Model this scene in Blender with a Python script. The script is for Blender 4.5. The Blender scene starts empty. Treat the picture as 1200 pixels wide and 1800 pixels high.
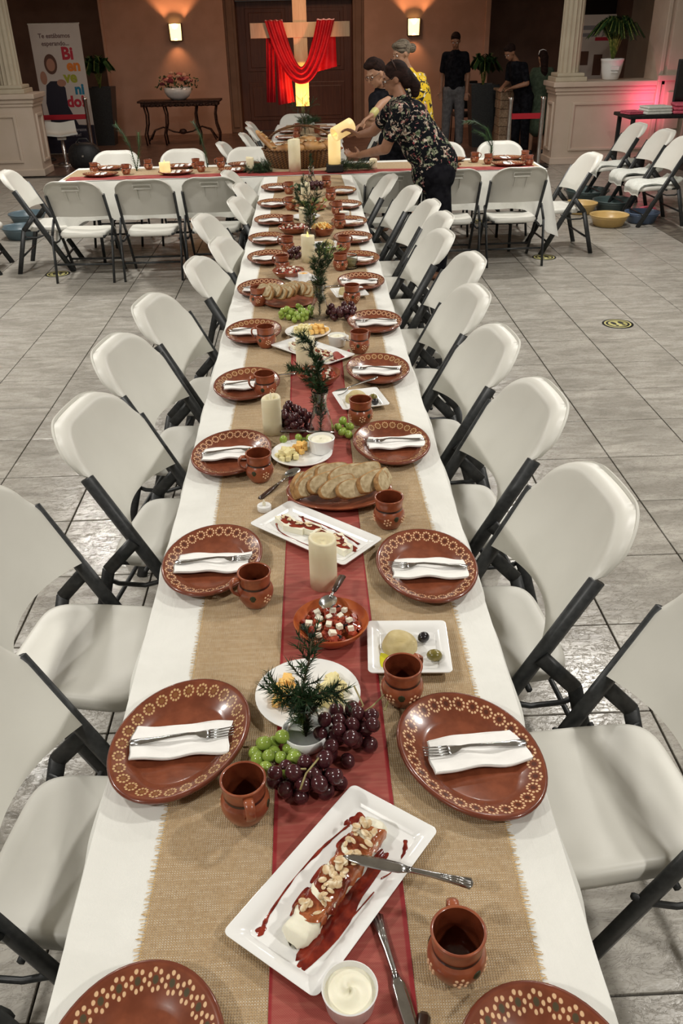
import bpy, bmesh, math, random
from mathutils import Vector, Matrix
random.seed(11)
PI = math.pi
scene = bpy.context.scene
C = scene.collection

# ------------------------------------------------------------------ camera
cam_data = bpy.data.cameras.new('camera')
cam = bpy.data.objects.new('camera', cam_data)
C.objects.link(cam)
cam_data.sensor_fit = 'VERTICAL'
cam_data.sensor_height = 36.0
cam_data.lens = 1480.0 / 1800.0 * 36.0
cam_data.clip_start = 0.05
cam_data.clip_end = 100
RIGHT = Vector((0.99907588, -0.03856284, -0.01898131))
DOWN = Vector((-0.03575896, -0.50073268, -0.86486304))
FWD = Vector((0.02384702, 0.86474256, -0.50164891))
mw = Matrix.Identity(4)
for i in range(3):
    mw[i][0] = RIGHT[i]; mw[i][1] = -DOWN[i]; mw[i][2] = -FWD[i]
CAM = Vector((0.01384112, 0.0, 1.9120727))
mw.translation = CAM
cam.matrix_world = mw
scene.camera = cam

# ------------------------------------------------------------------ world, exposure, ceiling lamps
world = bpy.data.worlds.new('world'); scene.world = world
world.use_nodes = True
world.node_tree.nodes['Background'].inputs[0].default_value = (0.9, 0.86, 0.78, 1)
world.node_tree.nodes['Background'].inputs[1].default_value = 0.10
scene.view_settings.view_transform = 'Standard'
scene.view_settings.look = 'None'
scene.view_settings.gamma = 1.0
scene.view_settings.exposure = 0.0
scene.view_settings.use_curve_mapping = False

def area(name, loc, size, power, col, rot=(0, 0, 0)):
    d = bpy.data.lights.new(name, 'AREA'); d.shape = 'DISK'; d.size = size
    d.energy = power; d.color = col
    o = bpy.data.objects.new(name, d); o.location = loc; o.rotation_euler = rot
    C.objects.link(o); return o
WARM = (1.0, 0.965, 0.905)
for (x, y, p) in [(-2.3, -0.6, 64), (2.3, -0.6, 64), (-2.6, 2.4, 68), (2.3, 2.4, 68), (-2.6, 5.6, 70), (2.3, 5.6, 70), (-2.6, 8.5, 70), (2.3, 8.5, 70), (-2.6, 11.6, 30), (2.6, 11.6, 30)]:
    area('ceiling_lamp_light', (x, y, 3.36), 0.30, p, WARM)

def point(name, loc, power, col, r=0.04):
    d = bpy.data.lights.new(name, 'POINT'); d.energy = power; d.color = col; d.shadow_soft_size = r
    o = bpy.data.objects.new(name, d); o.location = loc; C.objects.link(o); return o
def spot(name, loc, target, power, col, size, blend=0.6, r=0.05):
    d = bpy.data.lights.new(name, 'SPOT'); d.energy = power; d.color = col; d.spot_size = size; d.spot_blend = blend; d.shadow_soft_size = r
    o = bpy.data.objects.new(name, d); o.location = loc
    o.rotation_euler = (Vector(target) - Vector(loc)).to_track_quat('-Z', 'Y').to_euler()
    C.objects.link(o); return o

# ------------------------------------------------------------------ mesh helpers
class G:
    """collects shapes, builds ONE mesh object"""
    def __init__(s): s.v = []; s.f = []; s.m = []; s.s = []
    def add(s, vs, fs, mat=0, T=None, smooth=True):
        n = len(s.v)
        for p in vs:
            p = Vector(p)
            if T is not None: p = T @ p
            s.v.append(p)
        for f in fs:
            s.f.append([n + i for i in f]); s.m.append(mat); s.s.append(smooth)
        return s
    def box(s, c, d, T=None, mat=0, bev=0.0):
        cx, cy, cz = c; hx, hy, hz = d[0] / 2, d[1] / 2, d[2] / 2
        if bev <= 0:
            vs = [(cx + a * hx, cy + b * hy, cz + e * hz) for a in (-1, 1) for b in (-1, 1) for e in (-1, 1)]
            fs = [(0, 1, 3, 2), (4, 6, 7, 5), (0, 4, 5, 1), (2, 3, 7, 6), (0, 2, 6, 4), (1, 5, 7, 3)]
            return s.add(vs, fs, mat, T, False)
        bm = bmesh.new()
        bmesh.ops.create_cube(bm, size=1)
        for v in bm.verts: v.co = Vector((v.co.x * d[0] + cx, v.co.y * d[1] + cy, v.co.z * d[2] + cz))
        bmesh.ops.bevel(bm, geom=bm.edges[:], offset=min(bev, min(d) * 0.49), segments=2, affect='EDGES', profile=0.5)
        return s.bm(bm, mat, T, False)
    def bm(s, bm, mat=0, T=None, smooth=True):
        bm.verts.index_update()
        s.add([v.co.copy() for v in bm.verts], [[v.index for v in f.verts] for f in bm.faces], mat, T, smooth)
        bm.free(); return s
    def lathe(s, prof, seg=24, T=None, mat=0, sx=1, sy=1, smooth=True, cap=False):
        vs = []; fs = []
        n = len(prof)
        for i in range(seg):
            a = 2 * PI * i / seg
            for r, z in prof: vs.append((r * math.cos(a) * sx, r * math.sin(a) * sy, z))
        for i in range(seg):
            j = (i + 1) % seg
            for k in range(n - 1):
                fs.append((i * n + k, j * n + k, j * n + k + 1, i * n + k + 1))
        b = len(vs)
        if cap and prof[0][0] > 1e-6: fs.append([i * n for i in range(seg)][::-1])
        if cap and prof[-1][0] > 1e-6: fs.append([i * n + n - 1 for i in range(seg)])
        return s.add(vs, fs, mat, T, smooth)
    def tube(s, pts, r, seg=8, T=None, mat=0, sq=None, cap=True, smooth=True):
        """sweep a circle (or ellipse sq=(a,b) with up vector z) along pts; r scalar or list"""
        pts = [Vector(p) for p in pts]; n = len(pts)
        rr = r if isinstance(r, (list, tuple)) else [r] * n
        vs = []; fs = []
        up = Vector((0, 0, 1))
        d0 = (pts[1] - pts[0]).normalized()
        if abs(d0.z) > 0.97: up = Vector((0, 1, 0))
        prev = None
        for i, p in enumerate(pts):
            d = (pts[min(i + 1, n - 1)] - pts[max(i - 1, 0)]).normalized()
            if prev is None:
                x = d.cross(up).normalized()
            else:
                x = (prev - d * prev.dot(d)).normalized()
            prev = x
            y = d.cross(x).normalized()
            for k in range(seg):
                a = 2 * PI * k / seg
                ca, sa = math.cos(a), math.sin(a)
                if sq: ca *= sq[0]; sa *= sq[1]
                vs.append(p + (x * ca + y * sa) * rr[i])
        for i in range(n - 1):
            for k in range(seg):
                l = (k + 1) % seg
                fs.append((i * seg + k, i * seg + l, (i + 1) * seg + l, (i + 1) * seg + k))
        if cap:
            fs.append([k for k in range(seg)][::-1]); fs.append([(n - 1) * seg + k for k in range(seg)])
        return s.add(vs, fs, mat, T, smooth)
    def bar(s, a, b, w, d, up=(0, 0, 1), T=None, mat=0):
        """rounded rectangular bar from a to b: w across, d along the other axis"""
        a = Vector(a); b = Vector(b); z = (b - a); L = z.length; z.normalize()
        u = Vector(up)
        x = z.cross(u).normalized(); y = z.cross(x).normalized()
        e = 0.28
        prof = [(-.5, -.5 + e), (-.5 + e, -.5), (.5 - e, -.5), (.5, -.5 + e), (.5, .5 - e), (.5 - e, .5), (-.5 + e, .5), (-.5, .5 - e)]
        vs = [a + x * (p * w) + y * (q * d) for p, q in prof] + [b + x * (p * w) + y * (q * d) for p, q in prof]
        fs = [(k, (k + 1) % 8, 8 + (k + 1) % 8, 8 + k) for k in range(8)] + [list(range(8))[::-1], list(range(8, 16))]
        return s.add(vs, fs, mat, T, True)
    def ell(s, c, r, seg=12, rings=8, T=None, mat=0, R=None):
        if not isinstance(r, (tuple, list)): r = (r, r, r)
        vs = [Vector((0, 0, r[2]))]; fs = []
        for i in range(1, rings):
            t = PI * i / rings
            for k in range(seg):
                a = 2 * PI * k / seg
                vs.append(Vector((r[0] * math.sin(t) * math.cos(a), r[1] * math.sin(t) * math.sin(a), r[2] * math.cos(t))))
        vs.append(Vector((0, 0, -r[2])))
        for k in range(seg): fs.append((0, 1 + k, 1 + (k + 1) % seg))
        for i in range(rings - 2):
            for k in range(seg):
                a = 1 + i * seg + k; b = 1 + i * seg + (k + 1) % seg
                fs.append((a, a + seg, b + seg, b))
        L = len(vs) - 1
        for k in range(seg): fs.append((L, L - seg + (k + 1) % seg, L - seg + k))
        M = Matrix.Translation(c) @ (R.to_4x4() if R else Matrix.Identity(4))
        if T is not None: M = T @ M
        return s.add(vs, fs, mat, M)
    def caps(s, a, b, ra, rb, seg=14):
        """tapered capsule, for bodies"""
        a = Vector(a); b = Vector(b); d = b - a; L = d.length
        if L < 1e-5: return s.ell(a, ra, seg, 8)
        q = d.to_track_quat('Z', 'Y').to_matrix().to_4x4(); q.translation = a
        prof = []
        for i in range(6): t = PI / 2 * i / 5; prof.append((ra * math.sin(t), -ra * math.cos(t)))
        for i in range(6): t = PI / 2 * i / 5; prof.append((rb * math.cos(t), L + rb * math.sin(t)))
        prof[0] = (0.0, prof[0][1]); prof[-1] = (0.0, prof[-1][1])
        return s.lathe(prof, seg, q)
    def grid(s, fn, nu, nv, T=None, mat=0, close_u=False, smooth=True):
        vs = [fn(i / nu, j / nv) for i in range(nu + (0 if close_u else 1)) for j in range(nv + 1)]
        fs = []
        for i in range(nu):
            i2 = (i + 1) % nu if close_u else i + 1
            for j in range(nv):
                fs.append((i * (nv + 1) + j, i2 * (nv + 1) + j, i2 * (nv + 1) + j + 1, i * (nv + 1) + j + 1))
        return s.add(vs, fs, mat, T, smooth)
    def prism(s, pts, z0, z1, T=None, mat=0, smooth=False):
        n = len(pts)
        vs = [(x, y, z0) for x, y in pts] + [(x, y, z1) for x, y in pts]
        fs = [list(range(n))[::-1], list(range(n, 2 * n))] + [(i, (i + 1) % n, n + (i + 1) % n, n + i) for i in range(n)]
        return s.add(vs, fs, mat, T, smooth)
    def loft(s, st, T=None, mat=0):
        """stations (x, halfwidth, z, thickness) along +X, rectangular section"""
        vs = []; fs = []
        for x, w, z, t in st:
            vs += [(x, -w, z + t * .15), (x, -w * .6, z + t), (x, w * .6, z + t), (x, w, z + t * .15), (x, w * .6, z - t * .2), (x, -w * .6, z - t * .2)]
        n = len(st)
        for i in range(n - 1):
            for k in range(6): fs.append((i * 6 + k, i * 6 + (k + 1) % 6, (i + 1) * 6 + (k + 1) % 6, (i + 1) * 6 + k))
        fs.append((0, 1, 2, 3, 4, 5)); fs.append([(n - 1) * 6 + k for k in range(6)][::-1])
        return s.add(vs, fs, mat, T, True)
    def mesh(s, name, mats):
        me = bpy.data.meshes.new(name)
        me.from_pydata([tuple(v) for v in s.v], [], s.f)
        for m in (mats if isinstance(mats, (list, tuple)) else [mats]): me.materials.append(m)
        me.polygons.foreach_set('material_index', s.m)
        me.polygons.foreach_set('use_smooth', s.s)
        bm = bmesh.new(); bm.from_mesh(me); bmesh.ops.recalc_face_normals(bm, faces=bm.faces[:]); bm.to_mesh(me); bm.free()
        return me
    def build(s, name, mats, parent=None, loc=None, rz=0, sharp=None):
        me = s.mesh(name, mats)
        if sharp: me.set_sharp_from_angle(angle=sharp)
        return put(name, me, parent, loc, rz)

def put(name, me, parent=None, loc=None, rz=0):
    o = bpy.data.objects.new(name, me); C.objects.link(o)
    if parent: o.parent = parent
    if loc is not None: o.location = loc
    if rz: o.rotation_euler = (0, 0, rz)
    return o
def thing(name, label, cat, loc=(0, 0, 0), rz=0, group=None):
    o = bpy.data.objects.new(name, None); C.objects.link(o)
    o.empty_display_size = 0.05
    o.location = loc; o.rotation_euler = (0, 0, rz)
    return tag(o, label, cat, group)
def tag(o, label, cat, group=None):
    o['label'] = label; o['category'] = cat
    if group: o['group'] = group
    return o
def struct(o): o['kind'] = 'structure'; return o
def stuff(o): o['kind'] = 'stuff'; return o
def kids(o): return KIDS.get(o.name, [])
KIDS = {}
def freeze(root):
    """remember the children of a prototype so that it can be copied"""
    out = []
    for o in C.objects:
        if o.parent == root: out.append(o)
    KIDS[root.name] = out
    for o in out:
        KIDS[o.name] = [p for p in C.objects if p.parent == o]
    return root
def dup(root, loc, rz, label=None, group=None, rot=None):
    r = root.copy(); C.objects.link(r); r.location = loc
    r.rotation_euler = rot if rot else (0, 0, rz)
    if label: r['label'] = label
    if group: r['group'] = group
    for ch in kids(root):
        c = ch.copy(); C.objects.link(c); c.parent = r
        for g in kids(ch):
            d = g.copy(); C.objects.link(d); d.parent = c
    return r
def TR(x=0, y=0, z=0, rx=0, ry=0, rz=0, s=1):
    return Matrix.Translation((x, y, z)) @ Matrix.Rotation(rz, 4, 'Z') @ Matrix.Rotation(ry, 4, 'Y') @ Matrix.Rotation(rx, 4, 'X') @ Matrix.Diagonal((s, s, s, 1))
def rad(a): return a * PI / 180

# ------------------------------------------------------------------ material helpers
class S:
    """socket wrapper with arithmetic"""
    nt = None
    def __init__(s, sock): s.k = sock
    @staticmethod
    def op(o, *a):
        n = S.nt.nodes.new('ShaderNodeMath'); n.operation = o
        for i, x in enumerate(a):
            if isinstance(x, S): S.nt.links.new(x.k, n.inputs[i])
            else: n.inputs[i].default_value = x
        return S(n.outputs[0])
    def __add__(s, o): return S.op('ADD', s, o)
    def __radd__(s, o): return S.op('ADD', s, o)
    def __sub__(s, o): return S.op('SUBTRACT', s, o)
    def __rsub__(s, o): return S.op('SUBTRACT', o, s)
    def __mul__(s, o): return S.op('MULTIPLY', s, o)
    def __rmul__(s, o): return S.op('MULTIPLY', s, o)
    def __truediv__(s, o): return S.op('DIVIDE', s, o)
    def fn(s, o, *a): return S.op(o, s, *a)
def step(x, lo, hi):
    n = S.nt.nodes.new('ShaderNodeMapRange'); n.interpolation_type = 'SMOOTHSTEP'
    S.nt.links.new(x.k, n.inputs[0]); n.inputs[1].default_value = lo; n.inputs[2].default_value = hi
    n.inputs[3].default_value = 0; n.inputs[4].default_value = 1
    return S(n.outputs[0])
def xyz(kind='Object'):
    if kind == 'World':
        g = S.nt.nodes.new('ShaderNodeNewGeometry').outputs['Position']
    else:
        g = S.nt.nodes.new('ShaderNodeTexCoord').outputs[kind]
    n = S.nt.nodes.new('ShaderNodeSeparateXYZ'); S.nt.links.new(g, n.inputs[0])
    return S(n.outputs[0]), S(n.outputs[1]), S(n.outputs[2]), g
def vec(x, y, z):
    n = S.nt.nodes.new('ShaderNodeCombineXYZ')
    for i, a in enumerate((x, y, z)):
        if isinstance(a, S): S.nt.links.new(a.k, n.inputs[i])
        else: n.inputs[i].default_value = a
    return n.outputs[0]
def noise(v, scale, detail=3, rough=0.5, dist=0.0):
    n = S.nt.nodes.new('ShaderNodeTexNoise'); n.inputs['Scale'].default_value = scale
    n.inputs['Detail'].default_value = detail; n.inputs['Roughness'].default_value = rough; n.inputs['Distortion'].default_value = dist
    if v is not None: S.nt.links.new(v, n.inputs['Vector'])
    return S(n.outputs[0])
def voro(v, scale, feature='F1', out=0):
    n = S.nt.nodes.new('ShaderNodeTexVoronoi'); n.feature = feature; n.inputs['Scale'].default_value = scale
    if v is not None: S.nt.links.new(v, n.inputs['Vector'])
    return n.outputs[out]
def mixc(f, a, b):
    n = S.nt.nodes.new('ShaderNodeMix'); n.data_type = 'RGBA'
    if isinstance(f, S): S.nt.links.new(f.k, n.inputs[0])
    else: n.inputs[0].default_value = f
    for i, c in ((6, a), (7, b)):
        if isinstance(c, (tuple, list)): n.inputs[i].default_value = (c[0], c[1], c[2], 1)
        else: S.nt.links.new(c, n.inputs[i])
    return n.outputs[2]
def bump(h, strength, dist=0.002):
    n = S.nt.nodes.new('ShaderNodeBump'); n.inputs['Strength'].default_value = strength; n.inputs['Distance'].default_value = dist
    S.nt.links.new(h.k if isinstance(h, S) else h, n.inputs['Height']); return n.outputs[0]
def mat(name, col=(0.8, 0.8, 0.8), rough=0.5, metal=0.0, fn=None, coat=0.0, trans=0.0, emit=None, es=0.0, sss=0.0, ior=1.45, spec=0.5):
    m = bpy.data.materials.new(name); m.use_nodes = True
    nt = m.node_tree; b = nt.nodes['Principled BSDF']
    b.inputs['Base Color'].default_value = (*col, 1); b.inputs['Roughness'].default_value = rough
    b.inputs['Metallic'].default_value = metal; b.inputs['Coat Weight'].default_value = coat
    b.inputs['Coat Roughness'].default_value = 0.08
    b.inputs['Transmission Weight'].default_value = trans; b.inputs['IOR'].default_value = ior
    b.inputs['Specular IOR Level'].default_value = spec
    if sss: b.inputs['Subsurface Weight'].default_value = sss; b.inputs['Subsurface Radius'].default_value = (0.01, 0.006, 0.003)
    if emit: b.inputs['Emission Color'].default_value = (*emit, 1); b.inputs['Emission Strength'].default_value = es
    if fn:
        S.nt = nt
        r = fn()
        for k, v in r.items():
            if isinstance(v, S): v = v.k
            if isinstance(v, (int, float)): b.inputs[k].default_value = v
            else: nt.links.new(v, b.inputs[k])
    return m
def speck(c1, c2, scale=8, lo=0.35, hi=0.65, bs=0.0, bd=0.002, bscale=None, kind='Object', detail=4):
    def f():
        x, y, z, v = xyz(kind)
        n = noise(v, scale, detail)
        r = {'Base Color': mixc(step(n, lo, hi), c1, c2)}
        if bs: r['Normal'] = bump(noise(v, bscale or scale * 3, 4), bs, bd)
        return r
    return f
# ------------------------------------------------------------------ materials
def f_tile():
    x, y, z, v = xyz('World')
    ix = S.op('FLOOR', (x - 0.18) / 0.43); iy = S.op('FLOOR', (y - 4.634) / 0.445)
    r1 = S.op('FRACT', S.op('SINE', ix * 12.9 + iy * 78.2) * 437.5)
    p = vec(x * 1.0 + r1 * 7, y * 3.2 + r1 * 31, r1 * 9)
    n = noise(p, 4.2, 7, 0.62, 0.6)
    n2 = noise(vec(x * 0.9 + r1 * 3, y * 2.6 + r1 * 11, 3.0), 9.0, 5, 0.65, 1.2)
    fine = noise(v, 120, 2)
    c = mixc(step(n, 0.28, 0.72), (0.285, 0.265, 0.23), (0.475, 0.45, 0.40))
    vein = 1.0 - step(S.op('ABSOLUTE', n2 - 0.5), 0.0, 0.022)
    n3 = noise(vec(x * 1.4 + r1 * 5, y * 2.0 - x * 0.8 + r1 * 17, 8.0), 6.0, 6, 0.7, 2.2)
    crack = 1.0 - step(S.op('ABSOLUTE', n3 - 0.5), 0.0, 0.018)
    c = mixc(vein * 0.45, c, (0.17, 0.15, 0.125))
    c = mixc(crack * 0.4, c, (0.19, 0.17, 0.14))
    h = n * 0.5 + fine * 0.10 - vein * 0.2 - crack * 0.2
    return {'Base Color': c, 'Normal': bump(h, 0.4, 0.005), 'Roughness': step(fine, 0.2, 0.8) * 0.12 + 0.16}
m_tile = mat('stone floor tile', rough=0.3, fn=f_tile)
m_grout = mat('dark grout', (0.045, 0.04, 0.035), 0.9)
m_band = mat('dark stone', (0.1, 0.085, 0.07), 0.4, fn=speck((0.07, 0.06, 0.05), (0.17, 0.15, 0.12), 14, bs=0.3, bd=0.004))
m_vest = mat('brown floor', (0.13, 0.075, 0.055), 0.35, fn=speck((0.10, 0.055, 0.04), (0.17, 0.10, 0.075), 5, kind='World'))
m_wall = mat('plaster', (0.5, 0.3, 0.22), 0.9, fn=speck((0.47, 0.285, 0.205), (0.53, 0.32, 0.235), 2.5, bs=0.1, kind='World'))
m_wall_shade = mat('shaded plaster', (0.2, 0.12, 0.09), 0.9, fn=speck((0.19, 0.115, 0.085), (0.23, 0.14, 0.105), 2.5, kind='World'))  # wall plaster again, with the shade of the deep side bays in its colour
m_cream = mat('cream paint', (0.58, 0.47, 0.38), 0.6, fn=speck((0.56, 0.455, 0.36), (0.60, 0.49, 0.40), 3, kind='World'))
m_colm = mat('column paint', (0.52, 0.45, 0.34), 0.6, fn=speck((0.5, 0.43, 0.32), (0.55, 0.48, 0.36), 4))
m_ceil = mat('ceiling paint', (0.6, 0.57, 0.52), 0.9, fn=speck((0.58, 0.55, 0.5), (0.62, 0.59, 0.54), 2))
m_side = mat('side wall paint', (0.5, 0.45, 0.38), 0.9, fn=speck((0.48, 0.43, 0.36), (0.53, 0.48, 0.4), 2))
def f_wood(c1, c2, sc=1.0, ax=2):
    def f():
        x, y, z, v = xyz('Object')
        n = noise(vec(x * 14 * sc, y * 14 * sc, z * 1.2 * sc) if ax == 2 else (vec(x * 1.2 * sc, y * 14 * sc, z * 14 * sc)), 2.0, 5, 0.6, 0.8)
        return {'Base Color': mixc(step(n, 0.3, 0.7), c1, c2), 'Normal': bump(n, 0.15, 0.002)}
    return f
m_door = mat('dark door wood', rough=0.4, fn=f_wood((0.075, 0.02, 0.006), (0.12, 0.034, 0.012)))
m_surround = mat('brown trim paint', (0.2, 0.11, 0.07), 0.6, fn=speck((0.19, 0.105, 0.065), (0.22, 0.125, 0.08), 3))
m_pine = mat('pale pine', rough=0.55, fn=f_wood((0.62, 0.40, 0.24), (0.72, 0.50, 0.31)))
m_iron = mat('dark bronze iron', (0.05, 0.022, 0.014), 0.5, 0.6, fn=speck((0.035, 0.015, 0.01), (0.09, 0.04, 0.025), 30))
m_black = mat('black plastic', (0.008, 0.008, 0.009), 0.5, fn=speck((0.006, 0.006, 0.007), (0.014, 0.014, 0.015), 40))
m_frame = mat('charcoal powder coat', (0.022, 0.024, 0.025), 0.42, 0.0, fn=speck((0.018, 0.02, 0.021), (0.03, 0.032, 0.033), 60))
m_plast = mat('white moulded plastic', (0.65, 0.64, 0.585), 0.42, fn=speck((0.64, 0.63, 0.575), (0.67, 0.66, 0.605), 5, bs=0.12, bd=0.0006, bscale=420))
m_chrome = mat('brushed steel', (0.62, 0.61, 0.6), 0.22, 1.0, fn=speck((0.55, 0.54, 0.53), (0.68, 0.67, 0.66), 30))
m_steel = mat('polished cutlery steel', (0.55, 0.55, 0.55), 0.16, 1.0, fn=speck((0.5, 0.5, 0.5), (0.6, 0.6, 0.6), 60))
m_choc = mat('dark brown handle', (0.035, 0.018, 0.012), 0.3, coat=0.4, fn=speck((0.03, 0.015, 0.01), (0.05, 0.025, 0.018), 60))
def f_cloth():
    x, y, z, v = xyz('World')
    n = noise(v, 5, 4, 0.6, 0.5); w = noise(vec(x * 9, y * 2.0, z * 9), 6, 3, 0.5, 1.0)
    weave = S.op('SINE', x * 2600) * S.op('SINE', y * 2600)
    h = n * 1.0 + w * 0.5 + weave * 0.02
    return {'Base Color': mixc(step(n, 0.3, 0.7), (0.715, 0.715, 0.67), (0.785, 0.785, 0.74)), 'Normal': bump(h, 0.45, 0.006)}
m_cloth = mat('white tablecloth linen', rough=0.85, fn=f_cloth)
m_napkin = mat('white paper napkin', (0.86, 0.85, 0.82), 0.9, fn=speck((0.85, 0.84, 0.81), (0.89, 0.88, 0.85), 30, bs=0.2, bd=0.0008, bscale=500))
def f_burlap():
    x, y, z, v = xyz('World')
    d1 = noise(vec(x * 3, y * 22, 0.0), 5, 3); d2 = noise(vec(x * 22, y * 3, 5.0), 5, 3)
    wob = (noise(v, 14, 2) - 0.5) * 5.0
    sx = S.op('ABSOLUTE', S.op('SINE', x * 780 + wob)); sy = S.op('ABSOLUTE', S.op('SINE', y * 780 + wob))
    hole = (1.0 - step(sx, 0.25, 0.75)) * (1.0 - step(sy, 0.25, 0.75))
    open_ = step(d1, 0.45, 0.62) * 0.9 + 0.25
    thread = step(noise(vec(x * 40, y * 400, 2.0), 2.0, 2), 0.35, 0.65) * 0.5 + step(noise(vec(x * 400, y * 40, 2.0), 2.0, 2), 0.35, 0.65) * 0.5
    c = mixc(thread, (0.36, 0.24, 0.125), (0.58, 0.44, 0.27))
    c = mixc(step(d2, 0.4, 0.65) * 0.25, c, (0.42, 0.27, 0.12))
    c = mixc(hole * open_, c, (0.74, 0.68, 0.56))
    gap = (1.0 - sx * sy) * 0.6
    c = mixc(gap * 0.7, c, (0.19, 0.115, 0.05))
    c = mixc(hole * open_ * 0.8, c, (0.74, 0.68, 0.56))
    return {'Base Color': c, 'Normal': bump(sx + sy, 0.5, 0.0012)}
m_burlap = mat('natural burlap weave', rough=0.95, fn=f_burlap)
m_fringe = mat('burlap threads', (0.5, 0.34, 0.15), 0.95, fn=speck((0.42, 0.27, 0.11), (0.60, 0.43, 0.22), 60))
def f_red():
    x, y, z, v = xyz('World')
    sx = S.op('SINE', x * 1900); sy = S.op('SINE', y * 1900)
    edge = step(S.op('ABSOLUTE', x - 0.0175), 0.094, 0.097)
    n = noise(vec(x * 6, y * 40, 0.0), 3, 3)
    g = sx * sy * 0.5 + 0.5
    c = mixc(g * 0.35 + step(n, 0.4, 0.7) * 0.25, (0.28, 0.04, 0.034), (0.46, 0.17, 0.12))
    c = mixc(edge * 0.85, c, (0.26, 0.005, 0.012))
    return {'Base Color': c, 'Normal': bump(noise(v, 12, 3) + n * 0.5, 0.5, 0.004)}
m_red = mat('sheer red organza', rough=0.6, fn=f_red)

# glazed oval clay plate: painted florets run round the rim
PA, PB = 0.121, 0.160          # half width, half length
def f_plate(style):
    def f():
        x, y, z, v = xyz('Object')
        u = x / PA; w = y / PB
        r = S.op('SQRT', u * u + w * w)
        th = S.op('ARCTAN2', w, u)
        N = 26.0 if style == 0 else (26.0 if style == 1 else 27.0)
        t = th / (2 * PI) * N + 60.0
        cell = S.op('FRACT', t) - 0.5
        du = cell * (2 * PI / N) * 0.84; dv = r - 0.835
        d = S.op('SQRT', du * du + dv * dv)
        ph = S.op('ARCTAN2', dv, du)
        K = 10.0 if style != 1 else 7.0
        a = S.op('FRACT', ph / (2 * PI) * K + 20.0) - 0.5
        R0 = 0.069 if style == 0 else 0.074
        arc = a * (2 * PI * R0 / K)
        dd = S.op('SQRT', arc * arc + (d - R0) * (d - R0))
        dots = 1.0 - step(dd, 0.013 if style != 1 else 0.017, 0.02 if style != 1 else 0.024)
        n = noise(v, 45, 3)
        clay = mixc(step(n, 0.3, 0.7), (0.165, 0.044, 0.020), (0.225, 0.062, 0.028))
        rimdark = step(r, 0.66, 0.72) * (1.0 - step(r, 0.93, 0.96)) * 0.22
        c = mixc(rimdark, clay, (0.12, 0.026, 0.012))
        c = mixc(step(r, 0.945, 0.97) * 0.5, c, (0.11, 0.022, 0.014))
        if style == 0: centre = (0.23, 0.10, 0.03)
        elif style == 1: centre = (0.05, 0.065, 0.035)
        else: centre = (0.07, 0.022, 0.014)
        c = mixc((1.0 - step(d, 0.026, 0.042)) * 0.8, c, centre)
        c = mixc(dots * (0.9 if style else 0.75), c, (0.78, 0.52, 0.30) if style else (0.72, 0.50, 0.24))
        up = step(z, 0.008, 0.010)
        c = mixc(up, clay, c)
        return {'Base Color': c, 'Normal': bump(n, 0.08, 0.001)}
    return f
m_plate = [mat('glazed clay with painted florets %s' % s, rough=0.26, coat=0.5, spec=0.4, fn=f_plate(i)) for i, s in enumerate(('gold', 'cream', 'white'))]
m_clay = mat('glazed terracotta', (0.27, 0.07, 0.03), 0.3, coat=0.4, fn=speck((0.22, 0.052, 0.022), (0.32, 0.088, 0.036), 30))
m_clayin = mat('dark glazed interior', (0.13, 0.028, 0.011), 0.25, coat=0.5, fn=speck((0.11, 0.022, 0.009), (0.16, 0.036, 0.014), 30))
m_claydk = mat('dark glaze line', (0.03, 0.01, 0.008), 0.3, coat=0.4)
m_slip = mat('cream slip paint', (0.72, 0.45, 0.27), 0.45)
m_leafp = mat('green glaze paint', (0.03, 0.032, 0.012), 0.4)
m_orange = mat('orange glazed clay', (0.42, 0.09, 0.025), 0.3, coat=0.3, fn=speck((0.33, 0.06, 0.018), (0.52, 0.13, 0.035), 22))
m_china = mat('white glazed china', (0.82, 0.82, 0.80), 0.18, coat=0.3, fn=speck((0.81, 0.81, 0.79), (0.84, 0.84, 0.82), 10))
m_wax = mat('ivory wax', (0.78, 0.71, 0.49), 0.55, sss=0.15, fn=speck((0.76, 0.69, 0.47), (0.81, 0.74, 0.53), 14))
m_waxlit = mat('glowing ivory wax', (0.85, 0.68, 0.36), 0.5, emit=(1.0, 0.66, 0.24), es=0.5, fn=speck((0.82, 0.66, 0.34), (0.9, 0.74, 0.42), 14))
m_flame = mat('glowing yellow led flame', (1, 0.85, 0.3), 0.5, emit=(1.0, 0.75, 0.12), es=1.6)
m_flameoff = mat('frosted plastic flame', (0.85, 0.8, 0.62), 0.4)
m_glass = mat('clear glass', (0.95, 0.97, 0.96), 0.02, trans=1.0, ior=1.45)
m_water = mat('murky vase water', (0.72, 0.78, 0.62), 0.02, trans=1.0, ior=1.33)
m_grapeg = mat('green grape skin', (0.28, 0.40, 0.06), 0.22, sss=0.2, coat=0.3, fn=speck((0.22, 0.34, 0.04), (0.36, 0.46, 0.10), 30))
m_grapep = mat('dark red grape skin', (0.05, 0.012, 0.015), 0.22, coat=0.35, fn=speck((0.032, 0.008, 0.012), (0.085, 0.02, 0.024), 30))
m_gstem = mat('grape stem', (0.30, 0.26, 0.10), 0.7, fn=speck((0.26, 0.20, 0.08), (0.36, 0.32, 0.14), 40))
m_cream_f = mat('white cream cheese', (0.82, 0.79, 0.62), 0.5, sss=0.1, fn=speck((0.80, 0.77, 0.60), (0.86, 0.83, 0.68), 20, bs=0.3, bd=0.003, bscale=60))
m_sauce = mat('dark red fruit sauce', (0.17, 0.012, 0.008), 0.12, coat=0.6, fn=speck((0.11, 0.007, 0.005), (0.26, 0.03, 0.014), 40))
m_glaze = mat('orange red glaze', (0.30, 0.06, 0.022), 0.15, coat=0.6, fn=speck((0.16, 0.018, 0.008), (0.50, 0.17, 0.06), 22, bs=0.5, bd=0.004, bscale=50))
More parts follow.
